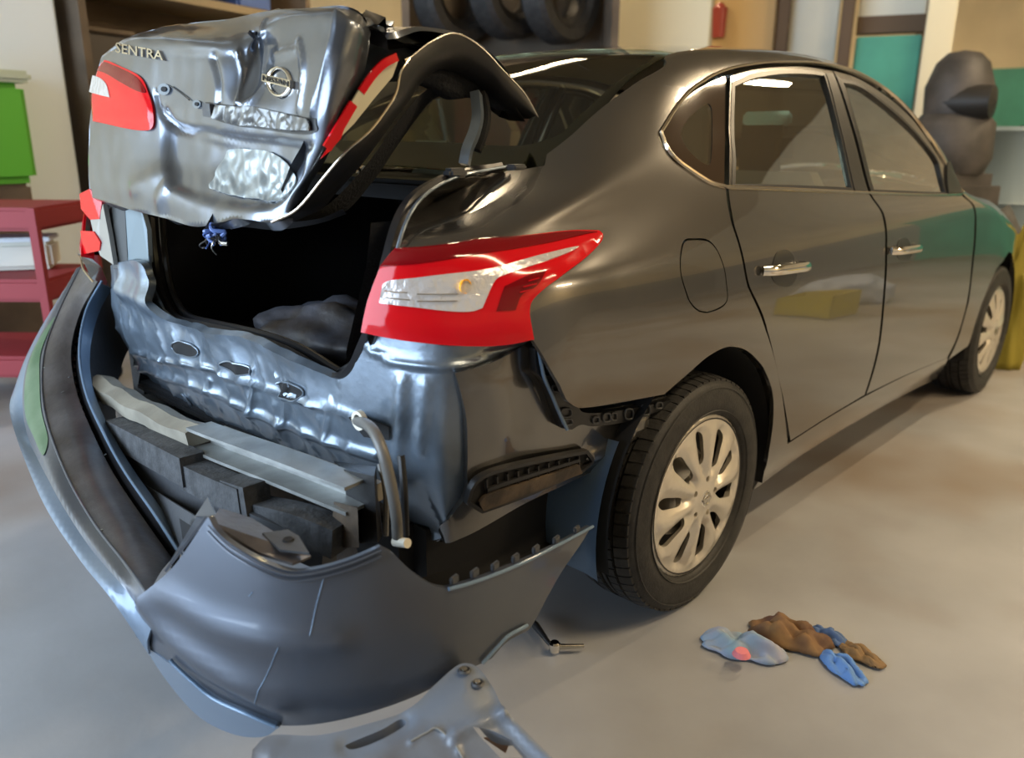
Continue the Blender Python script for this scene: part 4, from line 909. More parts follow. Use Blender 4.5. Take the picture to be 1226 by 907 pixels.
plate([(384, 190), (398, 168), (414, 150), (408, 166), (396, 180)], lambda p: -.575, 'lens_shard', RED, br)
# torn garnish recess with crumpled strip, lamp socket, screw holes
gar = Ll([(246, 122, 'c'), (264, 124), (322, 131), (361, 139), (381, 142, 'c'), (378, 159), (348, 160), (300, 153), (256, 142, 'c')])
go = panel('garnish_recess', LN, gar, BLACK, LID, off=.0015, step=.012, disp=lid_disp, shrink=0, flange=.002, label='torn garnish recess with crumpled strip')
fo = Ll([(264, 126, 'c'), (300, 129), (345, 137), (362, 141, 'c'), (374, 144), (376, 156, 'c'), (350, 157), (300, 150), (270, 142), (262, 134)])
def crum(U, V): return lid_disp(U, V)+.006+.012*np.abs(nzv(U*1.4, V, 22, 4))+.004*nzv(U, V, 60, 2)
panel('crumpled_strip', LN, fo, mat('crumpled_foil', (.17, .17, .165), .35, .6, var=.3, vscale=30), go, off=.002, step=.006, disp=crum, shrink=0, flange=.003)
panel('lamp_socket', LN, Ll([(249, 124, 'c'), (258, 125, 'c'), (260, 140, 'c'), (250, 139, 'c')]), DARKG, go, off=.012, step=.01, disp=lid_disp, shrink=0, flange=.01)
for cx, cy, rx, ry in ((197, 107, 7, 7), (237, 125, 5, 5)):
    q = Ll([(cx+rx*math.cos(t), cy+ry*math.sin(t)) for t in np.linspace(0, 2*PI, 9)[:-1]])
    o = panel('mounting_boss', LN, q, STEEL, LID, off=.004, step=.008, disp=lid_disp, shrink=0, flange=.004)
    q = Ll([(cx+1+rx*.45*math.cos(t), cy+ry*.45*math.sin(t)) for t in np.linspace(0, 2*PI, 9)[:-1]])
    panel('screw_hole', LN, q, DULL, o, off=.0065, step=.006, disp=lid_disp, shrink=0, flange=.001)
P, N = strip(LN, Ll([(205, 103), (215, 110), (228, 120)], False, 5), .004, lid_disp); B().tube(P, .0015, 6).out('scored_line', DARKG, LID)
wp = Ll([(243, 222, 'c'), (250, 205), (258, 190), (268, 178), (292, 177), (318, 181), (338, 196), (345, 214), (335, 234), (318, 239), (296, 234), (270, 230)])
panel('worn_patch', LN, wp, PLATEW, LID, off=.003, step=.006, shrink=0, flange=.003, disp=lambda U, V: lid_disp(U, V)+.008*np.abs(nzv(U, V, 14, 6))+.004*nzv(U, V, 45, 3), label='dull white worn patch below the garnish')
# model lettering and round emblem
V, F = text_mesh('SENTRA', bold=.01)
fx = lambda a_, b_: (141+57*a_, 62+9.5*a_-11.5*b_+1.5)
mp_ = wrap(LN, [(p[0], p[1], .006*p[2]) for p in V], fx, .0)
mk('model_lettering', mp_, F, CHROME, LID, smooth=False, label='chrome raised model lettering')
def on_lid(V, fpx):
    out = []; cs_ = np.array([LN.hit(*fpx(a_, b_)) for a_ in (-1, -.5, 0, .5, 1) for b_ in (-.8, 0, .8)]); top_ = float(lid_disp(cs_[:, 0], cs_[:, 1]).max())-.003
    for a_, b_, h in V:
        u, v = LN.hit(*fpx(a_, b_)); uu = np.array([u]); vv = np.array([v]); out.append(LN.P(uu, vv, h+top_)[0])
    return out
ce = lambda a_, b_: (336.5+15*a_+1.5*b_, 99-19*b_+3*a_)
V = []; F = []; n = 48
for i in range(n):
    t = 2*PI*i/n
    for r_, h in ((.76, .004), (.80, .009), (.94, .009), (1.0, .004)): V.append((r_*math.cos(t), r_*math.sin(t), h))
for i in range(n):
    for j in range(3): F.append((4*i+j, 4*i+j+1, 4*((i+1) % n)+j+1, 4*((i+1) % n)+j))
EM = mk('round_emblem', on_lid(V, ce), F, CHROME, LID, label='round chrome emblem with lettered bar')
V = [(x, y, h) for h in (.004, .012) for x, y in ((-1.14, -.25), (1.14, -.25), (1.14, .25), (-1.14, .25))]
mk('emblem_bar', on_lid(V, ce), [(4, 5, 6, 7), (0, 1, 5, 4), (1, 2, 6, 5), (2, 3, 7, 6), (3, 0, 4, 7)], CHROME, EM, smooth=False)
V, F = text_mesh('NISSAN', bold=.005)
mk('emblem_lettering', on_lid([(-1.02+2.04*p[0], -.17+.34*p[1], .0122+.0012*p[2]) for p in V], ce), F, BLACK, EM, smooth=False)
# latch with wires
plate([(262, 242), (284, 250), (272, 262), (252, 272), (247, 270)], lambda p: -.19, 'latch_cover', BLACK, LID, .02)
random.seed(8)
for i in range(9):
    c = un(262+random.uniform(-10, 10), 274+random.uniform(-4, 4), 'y', -.2); L = [c]
    for k in range(4): L.append(L[-1]+np.array([random.uniform(-.018, .018), random.uniform(-.018, .018), random.uniform(-.017, .006)]))
    B().tube(crspl(L, 5), random.choice([.0018, .003, .0045]), 7).out('latch_wire', random.choice([BLUEW, BLUEW, TOOLM, BLACK]), LID)
b = B(); b.tube([un(262, 278, 'y', -.2), un(268, 292, 'y', -.2)], .009, 10); b.tube([un(276, 270, 'y', -.2), un(286, 268, 'y', -.2)], .008, 10); b.out('wire_connector', BLUEW, LID)
# ------------------------------------------------------------------ rear bumper cover, hanging loose
BC = empty('rear_bumper_cover', (-1.15, -.3, .2), label='dark grey rear bumper cover hanging loose behind the car', cat='bumper')
st = [ # station: rows  (lip back, lip, channel, channel edge, step outer, face mid, face low, under)
]
T_ = [(122, 336, -.86), (103, 372, -.92), (95, 420, -.99), (103, 470, -1.04), (125, 520, -1.075), (150, 565, -1.10), (185, 615, -1.125), (214, 660, -1.14)]
Cn = [(116, 338, -.865), (96, 374, -.925), (85, 420, -1.0), (92, 470, -1.05), (113, 522, -1.09), (138, 570, -1.115), (173, 622, -1.14), (206, 668, -1.155)]
In = [(134, 345, -.83), (118, 376, -.88), (108, 420, -.955), (112, 466, -1.01), (134, 518, -1.045), (160, 562, -1.07), (194, 610, -1.09), (220, 655, -1.11)]
S_ = [(96, 320, -.845), (68, 378, -.97), (52, 428, -1.06), (53, 490, -1.14), (76, 560, -1.20), (110, 622, -1.235), (148, 672, -1.26), (182, 706, -1.28)]
F_ = [(94, 322, -.845), (53, 392, -1.00), (30, 446, -1.10), (30, 510, -1.17), (62, 582, -1.24), (104, 650, -1.27), (144, 698, -1.29), (182, 738, -1.30)]
M_ = [(92, 326, -.84), (44, 402, -1.01), (18, 462, -1.12), (13, 500, -1.18), (47, 592, -1.265), (92, 665, -1.295), (134, 718, -1.31), (178, 768, -1.305)]
def rr(L): return [un(px, py, 'x', x) for px, py, x in L]
rI, rT, rC, rS, rF, rM = map(rr, (In, T_, Cn, S_, F_, M_))
G = [(-1.0, .62), (-1.14, .45), (-1.25, .2), (-1.285, -.1), (-1.29, -.36), (-1.26, -.6), (-1.20, -.77), (-1.11, -.87), (-.98, -.925), (-.82, -.935), (-.66, -.915), (-.46, -.87)]
BL_ = Curtain(G, .12, .75, lean=lambda U, V: np.stack([.25*np.clip(.34-V, 0, 1), .10*np.clip(.30-V, 0, 1), 0*U], 1))
for L_, q_ in ((rS, (187, 707)), (rF, (192, 744)), (rM, (188, 776))): L_[-1] = BL_.P(*[np.array([q]) for q in BL_.hit(*q_)], .016)[0]
rK = [p*.75+q*.25+np.array([.0, 0, -.030]) for p, q in zip(rC, rT)]   # channel bottom
rD = [p+np.array([.05, 0, -.16]) for p in rI]
rU = [p+np.array([.07, 0, -.06]) for p in rM]
def netp(rowsL, name, m, sub=6, nflip=(0, 0, 1), par=None, **k):
    N_ = Net([list(r) for r in rowsL], nflip, sub=sub); lo = np.array([(N_.u0+E_, N_.v0+E_), (N_.u0+E_, N_.v1-E_), (N_.u1-E_, N_.v1-E_), (N_.u1-E_, N_.v0+E_)])
    return panel(name, N_, dens(lo, .03), m, par or BC, step=.02, shrink=0, flange=.004, **k), N_
step_, SN = netp([rC, [p*.5+q*.5+np.array([0, 0, .006]) for p, q in zip(rC, rS)], rS], 'step_pad', PADM, label='scuffed dark top step of the bumper')
# bright edge of the step
B().tube(crspl(rT, 6), .0035, 8).out('step_lip', LINER, BC)
netp([rI, [p*.5+q*.5 for p, q in zip(rI, rT)], rT], 'inner_lip', LINER)
netp([rT, rK, rC], 'step_channel', SEAL)
netp([rD, [p*.5+q*.5 for p, q in zip(rI, rD)], rI], 'inner_wall', DARKG, nflip=(1, 0, 0))
_, FN = netp([rS, [p*.5+q*.5+np.array([-.008, 0, .002]) for p, q in zip(rS, rF)], rF], 'bumper_face', PAINTB, nflip=(-1, 0, 0))
gs_ = FN.loop([(66, 380), (50, 420), (48, 455), (50, 490), (58, 525), (52, 545), (40, 520), (32, 500), (30, 470), (33, 445), (44, 412)])  # outline of the green reflection painted onto the bumper face
panel('green_reflection', FN, gs_, mat('green_reflection_tint', (.055, .115, .055), .4, col2=(.09, .15, .085), vscale=15), BC, off=.002, step=.015, shrink=0, flange=.001, label='green reflection painted on the left flank')
netp([rF, [p*.5+q*.5+np.array([-.006, 0, .0]) for p, q in zip(rF, rM)], rM], 'lower_lip', mat('lower_lip_paint', (.13, .18, .25), .42, .4, .4, .1, bump=.06, bscale=30), nflip=(-1, 0, 0), label='blue-grey lower lip of the bumper')
B().tube(crspl(rS, 6), .003, 8).out('edge_roll', PAINTB, BC)
# right half: broad corner
ty = lambda U: U
o1 = BL_.loop([(246, 620, 'c'), (262, 640), (300, 664), (345, 681), (375, 680), (415, 670), (455, 654, 'c'), (470, 662), (492, 682), (515, 697), (532, 701, 'c'), (570, 690), (620, 670), (702, 628, 'c'), (690, 648), (665, 685), (640, 735), (630, 752, 'c'), (605, 765), (585, 786, 'c'), (545, 805), (480, 836), (420, 856), (335, 868, 'c'), (285, 848), (235, 812), (170, 758, 'c'), (167, 730), (183, 706, 'c'), (215, 672)])
crs = BL_.loop([(183, 706), (215, 715), (262, 742), (310, 758), (350, 763), (400, 760)], False)
cr2 = BL_.loop([(183, 720), (215, 760), (270, 800), (335, 838)], False)
rl = BL_.loop([(345, 684), (375, 683), (415, 673), (455, 657)], False)
def bdis(U, V):
    d = .012-.10*(V-.42)**2*4
    dd_ = seg_dist(U, V, crs); d += .010*np.exp(-(dd_/.03)**2)
    d += .012*np.exp(-(seg_dist(U, V, cr2)/.03)**2)
    return d
BR = panel('bumper_corner', BL_, o1, PAINTB, BC, step=.018, edge=.012, disp=bdis, shrink=0, flange=.012, label='smooth right corner of the bumper')
# rolled double edge on the corner's top
for dz in (-.004, -.013):
    e1 = BL_.loop([(250, 626), (275, 648), (310, 668), (345, 681), (375, 680), (415, 670), (455, 654)], False); e1[:, 1] += dz
    P, N = strip(BL_, e1, .006, bdis); B().tube(P, .0022, 8).out('edge_bead', PAINTB, BR)
e1 = BL_.loop([(532, 701), (570, 690), (620, 670), (660, 650), (702, 628)], False); P, N = strip(BL_, e1, .003, bdis); B().tube(P, .0035, 8).out('edge_bead', LINER, BR)
for i in range(7):
    t = i/6.; x, y = 542+t*145, 696-t*60-4*math.sin(t*PI)*-1; u, v = BL_.hit(x, y); P = BL_.P(np.array([u]), np.array([v]), -.006, bdis)[0]
    B().box((P[0], P[1], P[2]+.006), (.020, .008, .014), .2, bev=.002).out('clip_tab', DARKG, BR)
# arch edge bead at the lower right, and the scored lines
P, N = strip(BL_, BL_.loop([(572, 790), (590, 770), (604, 756), (625, 745)], False), .005, bdis); B().tube(P, .0035, 8).out('edge_bead', LINER, BR)
for L in ([(388, 690), (380, 720), (374, 752)], [(340, 765), (325, 800), (312, 835)], [(302, 710), (306, 705)]):
    P, N = strip(BL_, BL_.loop(L, False), .0008, bdis); B().tube(P, .0008, 5).out('scratch', LINER, BR)
# lower lip fin with its shadow gap
fin = BL_.loop([(176, 764, 'c'), (205, 786), (235, 810), (262, 830), (300, 848), (338, 864, 'c'), (318, 876), (280, 872), (240, 850), (205, 810)])
panel('lower_fin', BL_, fin, mat('fin_paint', (.18, .23, .30), .4, .4, .5), BC, off=.010, step=.02, shrink=0, flange=.03, label='pale lower fin of the bumper')
P, N = strip(BL_, BL_.loop([(215, 782), (235, 804), (262, 826), (300, 844), (336, 860)], False), .016, None); B().tube(P, .0035, 8).out('fin_edge', LINER, BC)
# notch side of the corner panel: triangular flap, inner shelf and clip plate
def tri(pts, name, m, th=.004, par=None, smooth=False, **k):
    P = [np.array(p) for p in pts]; n = len(P); nr = np.cross(P[1]-P[0], P[2]-P[0]); nr /= np.linalg.norm(nr)
    V = P+[p-nr*th for p in P]; F = [tuple(range(n)), tuple(range(n, 2*n))[::-1]]+[(i, n+i, n+(i+1) % n, (i+1) % n) for i in range(n)]
    return mk(name, V, F, m, par or BC, smooth, **k)
c1 = BL_.P(*[np.array([q]) for q in BL_.hit(246, 621)], 0, bdis)[0]
tri([c1, un(236, 619, 'x', -1.18), un(251, 596, 'x', -1.15), un(262, 622, 'x', -1.17)], 'notch_flap', PAINTB)
cv = [un(*p) for p in [(214, 660, 'x', -1.14), (190, 702, 'x', -1.22), (183, 706, 'x', -1.25)]]
tri([c1, BL_.P(*[np.array([q]) for q in BL_.hit(205, 682)], 0, bdis)[0], un(214, 661, 'x', -1.14), un(238, 619, 'x', -1.15)], 'notch_side', PAINTB)
tri([un(218, 657, 'x', -1.135), un(236, 619, 'x', -1.12), un(165, 575, 'x', -1.04), un(195, 625, 'x', -1.09)], 'inner_floor', DARKG)
shelf = [un(px, py, 'z', z) for px, py, z in ((252, 627, .60), (262, 610, .59), (300, 622, .57), (330, 640, .56), (372, 668, .555), (350, 677, .56), (310, 664, .57), (275, 645, .585))]
tri(shelf, 'inner_shelf', PADM, .004)
o = tri([un(px, py, 'z', .575) for px, py in ((314, 640), (345, 636), (358, 644), (370, 664), (335, 660))], 'clip_plate', DARKG, .004)
B().lathe([(0, 0), (.008, .001), (.010, -.002)], un(345, 645, 'z', .581), 'z', 14).out('clip_hole', DULL, o)
# inner skin of the right side so that the cover reads as a shell
gi = [(-1.14, -.35), (-1.13, -.6), (-1.08, -.76), (-.98, -.86), (-.84, -.893)]
V = []; F = []
for x, y in crspl(gi, 4): V += [(x, y, .48), (x+.01, y+.01, .31)]
F = [(2*i, 2*i+1, 2*i+3, 2*i+2) for i in range(len(V)//2-1)]
mk('inner_skin', V, F, DULL, BC)
# left end tab by the left tail light
e0 = [un(*p) for p in [(95, 306, 'x', -.84), (104, 318, 'x', -.85), (112, 336, 'x', -.87), (134, 346, 'x', -.85), (124, 322, 'x', -.82), (108, 308, 'x', -.82)]]
tri(e0, 'end_cap', PAINT, .01, par=CAR)
B().tube(crspl([un(96, 306, 'x', -.845), un(100, 322, 'x', -.865), (un(112, 338, 'x', -.88))], 5), .003, 8).out('end_cap_edge', MOLD, CAR)
# green area on the left flank is a reflection put into the colour; small bright chips on the step
random.seed(3)
for px, py in ((44, 436), (74, 470), (120, 640), (130, 545), (82, 452)):
    u, v = SN.hit(px, py); p = SN.P(np.array([u]), np.array([v]), .0015)[0]
    B().tube([p, p+np.array([.006, random.uniform(-.012, .012), .001])], .0012, 5).out('paint_chip', BEAM, step_)
# ------------------------------------------------------------------ things on the floor
SH = empty('splash_shield', tuple(un(520, 870, 'z', .0)), label='grey plastic splash shield with slot and rivets lying in front of the bumper', cat='shield')
class Ground(Surf):
    def __init__(s, z, hf):
        s.z = z; s.hf = hf; s.u0, s.u1, s.v0, s.v1 = -1.75, .4, -1.75, .2; s.build(60, 60, (-.6, -.7, (0, 0, 1)))
    def P0(s, U, V): return np.stack([U, V, s.z+s.hf(U, V)], -1)
GS = Ground(.37, lambda U, V: .42*((U+.94)+(V+.93)))
so_ = GS.loop([(300, 893, 'c'), (322, 876), (380, 876), (440, 862), (490, 843), (520, 815), (545, 793), (560, 789), (574, 796), (590, 818), (600, 840), (606, 852, 'c'), (632, 878), (668, 914, 'c'), ('uv', -1.05, -1.70, 'c'), ('uv', -1.70, -1.05, 'c'), (296, 925, 'c')])
slot = GS.loop([(412, 889), (420, 884), (455, 869), (475, 857), (483, 857), (484, 864), (465, 877), (440, 889), (420, 894)])
trh = GS.loop([(566, 872, 'c'), (590, 874), (613, 884, 'c'), (632, 905, 'c'), (600, 908, 'c')])
rb1 = GS.loop([(604, 852), (560, 872), (545, 880)], False); rb2 = GS.loop([(492, 888), (510, 878), (524, 873), (545, 893), (556, 912)], False); rb3 = GS.loop([(604, 852), (640, 890), (666, 914)], False)
def sd(U, V): return .014*np.exp(-(seg_dist(U, V, so_, True)/.03)**2)*-1+.010*np.exp(-(seg_dist(U, V, rb1)/.010)**2)+.003*np.exp(-(seg_dist(U, V, rb2)/.004)**2)+.016*np.exp(-(seg_dist(U, V, rb3)/.014)**2)-.006*np.exp(-(seg_dist(U, V, slot, True)/.012)**2)+.003*nzv(U, V, 6, 1)
sp = panel('shield_plate', GS, so_, COVER, SH, step=.009, edge=.008, holes=[slot, trh], disp=sd, shrink=0, flange=.03)
P, N = strip(GS, rb2, .004); B().tube(P, .0016, 6).out('raised_line', BEAM, SH)
for px, py in ((556, 799), (572, 815)):
    c = GS.P(*[np.array([q]) for q in GS.hit(px, py)], .003, sd)[0]; o = B().lathe([(0, .004), (.005, .004), (.006, .0)], c, 'z', 18).out('rivet', TOOLM, SH)
    B().lathe([(.006, .0), (.009, .003), (.012, 0)], c, 'z', 22).out('rivet_washer', DARKG, SH)
tri([un(580, 882, 'z', .25), un(612, 884, 'z', .26), un(606, 900, 'z', .23)], 'torn_tab', mat('tan_plastic', (.42, .22, .11), .5), .003, par=SH)
# ratchet with handle
RA = empty('ratchet_wrench', tuple(un(663, 773, 'z', 0)), label='black and chrome ratchet wrench lying on floor between bumper and rear wheel', cat='wrench')
b = B(); b.tube([un(632, 732, 'z', .02), un(640, 746, 'z', .02), un(641, 748, 'z', .02), un(656, 768, 'z', .02), un(663, 775, 'z', .02)], [.006, .007, .010, .006, .006], 12); b.out('handle', BLACK, RA)
b = B(); b.lathe([(0, -.012), (.012, -.012), (.014, -.008), (.014, .010), (.010, .014), (0, .014)], un(664, 774, 'z', .02), 'z', 20); b.out('ratchet_head', CHROME, RA)
B().tube([un(664, 774, 'z', .02), un(699, 773, 'z', .02)], [.0075, .005], 12).out('socket_bar', TOOLM, RA)
# crumpled cloths and scraps in front of the wheel
def cloth(name, px, py, rx, ry, m, label, h=.03, seed=0, rz=0, cat='cloth', kids=()):
    c = un(px, py, 'z', 0); t = empty(name, tuple(c), label=label, cat=cat); V = []; F = []; n = 22
    cs, sn = math.cos(rz), math.sin(rz)
    for i in range(n+1):
        for j in range(n+1):
            a_, b_ = i/n*2-1, j/n*2-1; k = max(abs(a_), abs(b_)); q = math.atan2(b_, a_); r = k*(1+.22*nz(math.cos(q)*2, math.sin(q)*2, seed)); x, y = rx*r*math.cos(q), ry*r*math.sin(q)
            z = .004+max(0, h*(1-k**3)*(.55+.9*nz(a_*2.2, b_*2.2, seed+5)))+.006*abs(nz(a_*6, b_*6, seed)); V.append((c[0]+x*cs-y*sn, c[1]+x*sn+y*cs, z))
    for i in range(n):
        for j in range(n): q = i*(n+1)+j; F.append((q, q+n+1, q+n+2, q+1))
    o = mk('fabric' if cat == 'cloth' else 'sheet', V, F, m, t); s_ = o.modifiers.new('thickness', 'SOLIDIFY'); s_.thickness = .003; s_.offset = 1
    for kx, ky, kr, km in kids:
        V2 = []; cc = un(kx, ky, 'z', h*.9)
        B().lathe([(0, .006), (kr*.7, .004), (kr, -.008)], cc, 'z', 14).out('patch', km, t)
    return t
cloth('folded_cloth', 890, 778, .050, .105, mat('blue_cloth', (.20, .34, .46), .8, col2=(.36, .36, .45), vscale=9), 'pale blue cloth with pink spot left of the brown paper', .05, 1, .35, kids=[(888, 780, .022, mat('pink_cloth', (.75, .22, .26), .8))])
cloth('brown_paper', 944, 764, .060, .10, mat('brown_paper_bag', (.26, .15, .06), .8, col2=(.12, .06, .04), vscale=12), 'crumpled brown paper between the blue scraps', .06, 2, .2, cat='paper')
cloth('blue_glove', 988, 764, .028, .05, mat('navy_cloth', (.08, .15, .33), .7), 'small dark blue scrap on the far side of the brown paper', .03, 3, .1)
cloth('blue_rag', 1008, 802, .030, .07, mat('bright_blue_cloth', (.13, .28, .62), .75), 'bright blue rag, rightmost of the scraps on the floor', .03, 4, -.45)
cloth('brown_paper', 1030, 786, .03, .06, mat('tan_paper', (.24, .15, .07), .8), 'small tan paper scrap touching the bright blue rag', .02, 6, -.2, cat='paper')
def lump(name, c, d, m, label, seed, cat):
    bm = bmesh.new(); bmesh.ops.create_icosphere(bm, subdivisions=4, radius=1)
    for v in bm.verts:
        k = 1+.25*nz(*v.co, 1.8+seed*.1)+.10*abs(nz(*(v.co*5))); z = max(v.co.z, -.35); v.co = Vector((c[0]+v.co.x*k*d[0], c[1]+v.co.y*k*d[1], c[2]+(z+.35)*k*d[2]))
    bm.verts.index_update(); V = [tuple(v.co) for v in bm.verts]; F = [[q.index for q in f.verts] for f in bm.faces]; bm.free()
    me = bpy.data.meshes.new(name); me.from_pydata([(x-c[0], y-c[1], z-c[2]) for x, y, z in V], [], F); me.materials.append(m); me.polygons.foreach_set('use_smooth', [True]*len(F))
    o = bpy.data.objects.new(name, me); COL.objects.link(o); o.location = c; return setp(o, label, cat)
# clutter on the floor to the right, mirrored in the doors
t = empty('yellow_crate', (4.0, -2.35, 0), label='yellow crate on the floor right of the car, mirrored in the rear door', cat='crate')
B().box((4.0, -2.35, .03), (.34, .5, .04), .2, bev=.01).out('base', mat('crate_yellow', (.55, .45, .03), .5), t)
for dx, dy, sx, sy in ((.16, 0, .02, .5), (-.16, 0, .02, .5), (0, .24, .34, .02), (0, -.24, .34, .02)):
    B().box((4.0+dx*math.cos(.2)-dy*math.sin(.2), -2.35+dx*math.sin(.2)+dy*math.cos(.2), .13), (sx, sy, .18), .2, bev=.004).out('side', bpy.data.materials['crate_yellow'], t)
lump('packing_bag', (4.75, -2.5, 0), (.3, .4, .22), mat('pale_blue_bag', (.42, .48, .60), .5), 'pale blue packing bag on the floor beyond the yellow crate', 9, 'bag')
# bag in the trunk
lump('plastic_bag', (-.60, -.10, .68), (.16, .24, .09), mat('brown_grey_bag', (.035, .027, .02), .5, col2=(.07, .075, .095), vscale=6, bump=.5, bscale=20), 'crumpled grey-brown bag inside the open trunk behind the sill', 2, 'bag')
# trunk board under the bag
B().box((-.45, 0, .645), (.8, 1.0, .02), bev=.005).out('trunk_board', FABD, CAR)
B().box(tuple(un(231, 389, 'x', -.80)), (.02, .03, .03), bev=.004).out('tail_connector', RED, CAR)
# ------------------------------------------------------------------ workshop behind (soft in the photo)
def at(px, py, d):  # horizontal distance d along the view
    r = ray(px, py); k = d/math.hypot(r[0], r[1]); return CP+r*k
WHITE = mat('white_column', (.74, .82, .88), .6); GREEN = mat('green_bin', (.10, .42, .03), .45); REDM = mat('red_cabinet', (.22, .012, .018), .65)
SHELFM = mat('brown_shelf', (.12, .085, .055), .7, var=.3, vscale=3); TEALB = TEAL; WOODM = mat('tan_board', (.62, .44, .22), .6); GREYB = mat('grey_white_panel', (.62, .62, .55), .6)
c = at(66, 400, 5.6); B().box((c[0], c[1], 2.1), (.42, .30, 4.2), .2, bev=.02).out('wall_column', WHITE, kind='structure')
bpy.data.objects['wall_column'].name = 'trim_9'
# green bin on a stand
c = at(-14, 300, 5.3); t = empty('green_bin', (c[0], c[1], 0), label='bright green upright bin left of the white column', cat='bin')
b = B(); b.box((c[0], c[1], 1.22), (.45, .45, .52), .2, bev=.04); b.out('body', GREEN, t); b = B(); b.box((c[0], c[1], .48), (.38, .38, .96), .2, bev=.02); b.out('stand', SHELFM, t); b = B(); b.box((c[0], c[1], 1.50), (.5, .5, .06), .2, bev=.02); b.out('lid', mat('green_lid', (.5, .55, .42), .5), t)
# red tool trolley
c = at(12, 430, 4.5); rzt = .76; t = empty('tool_trolley', (c[0], c[1], 0), label='red open tool trolley at the left picture edge', cat='trolley')
cs, sn = math.cos(rzt), math.sin(rzt)
def loc(dx, dy): return (c[0]+dx*cs-dy*sn, c[1]+dx*sn+dy*cs)
for z in (.20, .55, .86):
    x, y = loc(0, 0); b = B(); b.box((x, y, z), (.5, .75, .10), rzt, bev=.015); b.out('tray', REDM, t)
for dx in (-.24, .24):
    for dy in (-.36, .36):
        x, y = loc(dx, dy); B().box((x, y, .52), (.035, .035, .78), rzt).out('leg', REDM, t, smooth=False); B().lathe([(.05, -.02), (.05, .02), (0, .02), (0, -.02)], (x, y, .05), 'y', 16).out('caster', BLACK, t)
x, y = loc(.08, -.1); b = B(); b.box((x, y, .66), (.2, .25, .10), rzt+.3, bev=.02); b.out('tool_box', WHITE, t) if False else None
oo = empty('parts_box', (x, y, .60), label='pale box on the middle tray of the red trolley', cat='box'); B().box((x, y, .67), (.2, .28, .13), rzt+.3, bev=.02).out('body', GREYB, oo); B().box((x, y, .745), (.21, .29, .02), rzt+.3, bev=.006).out('lid', WHITE, oo)
# shelf with boxes behind the lid
c = at(232, 120, 6.4); t = empty('storage_shelf', (c[0], c[1], 0), label='brown storage shelf behind the raised trunk lid', cat='shelf'); rzs = .3
cs, sn = math.cos(rzs), math.sin(rzs)
for z in (.3, .9, 1.5, 2.05, 2.6):
    B().box((c[0], c[1], z), (2.0, .5, .05), rzs).out('board', mat('shelf_board', (.22, .17, .10), .6), t, smooth=False)
for dx in (-.98, .98): B().box((c[0]+dx*cs, c[1]+dx*sn, 1.35), (.05, .5, 2.7), rzs).out('upright', SHELFM, t, smooth=False)
B().box((c[0]-.26*-sn*-1, c[1]+.26*cs, 1.35), (2.0, .03, 2.7), rzs).out('back_panel', SHELFM, t, smooth=False)
random.seed(11)
bx = [('blue box on the top shelf behind the lid', (.05, .10, .3), .5, 2.05), ('ochre box on the shelf behind the lid', (.35, .24, .10), -.3, 2.05), ('dark box on the left of the shelf behind the lid', (.06, .05, .045), -.75, 1.5), ('green box low on the shelf behind the lid', (.05, .16, .06), -.1, 1.5)]
for lb_, cc, dx, z in bx:
    x, y = c[0]+dx*cs, c[1]+dx*sn; o = empty('storage_box', (x, y, z+.025), label=lb_, cat='box'); mm = mat('box_'+str(len(bpy.data.materials)), cc, .6)
    B().box((x, y, z+.16), (.34, .34, .27), rzs, bev=.02).out('body', mm, o); B().box((x, y, z+.305), (.36, .36, .03), rzs, bev=.008).out('lid', SHELFM, o)
# hanging tyres above the car
def tyre(cx, label, z=None, px=0, py=0, d=0, R=.36, rz=.0, grp=None):
    p = at(px, py, d); t = empty('spare_tyre', tuple(p), label=label, cat='tyre', group=grp)
    t.location.z = p[2]-R
    o = B().lathe([(R*.62, -.07), (R*.72, -.10), (R*.92, -.10), (R, -.07), (R, .07), (R*.92, .10), (R*.72, .10), (R*.62, .07)], tuple(p), 'y', 40, True).out('carcass', RUBBER, t)
    B().lathe([(R*.5, -.05), (R*.62, -.06), (R*.62, .06), (R*.5, .05)], tuple(p), 'y', 32, True).out('rim_ring', RIMD, t)
for i, (px, py, lb_) in enumerate([(545, -6, 'leftmost of the three tyres on the rack above the car roof'), (610, -14, 'middle tyre on the rack above the car roof'), (672, -8, 'rightmost of the three tyres on the rack above the car roof')]):
    tyre(0, lb_, px=px, py=py, d=6.0, R=.32)
p = at(610, 34, 6.0); r_ = empty('tyre_rack', (p[0], p[1], 0), label='dark tyre rack standing left of the cream board', cat='rack')
for z in (1.7, .9): B().box((p[0], p[1], z), (1.5, .35, .05), -.7).out('shelf', SHELFM, r_, smooth=False)
for k in (-.7, .7):
    B().box((p[0]+k*math.cos(-.7), p[1]+k*math.sin(-.7), 1.5), (.05, .3, 3.0), -.7).out('post', SHELFM, r_, smooth=False)
B().box((p[0]+.2*.64, p[1]+.2*.76, 1.5), (1.45, .03, 3.0), -.7).out('back_board', mat('rack_back', (.09, .07, .05), .8), r_, smooth=False)
def board(px0, px1, pyb, d, m, name, label, cat, h=4.0, th=.08, z0=0):
    a_ = at(px0, pyb, d); b_ = at(px1, pyb, d); mid = (a_+b_)/2; L = math.hypot(*(b_-a_)[:2]); rz = math.atan2((b_-a_)[1], (b_-a_)[0]); t = empty(name, (mid[0], mid[1], z0), label=label, cat=cat)
    B().box((mid[0], mid[1], (z0+h)/2), (L, th, h-z0), rz, bev=.01).out('panel', m, t); B().box((mid[0], mid[1], z0+.06), (L*1.02, th*1.5, .12), rz).out('foot_rail', BROWNP, t, smooth=False); return t
board(705, 848, 60, 6.6, mat('cream_board', (.74, .68, .50), .6), 'wall_board', 'tall cream board standing behind the car roof', 'board', 3.2)
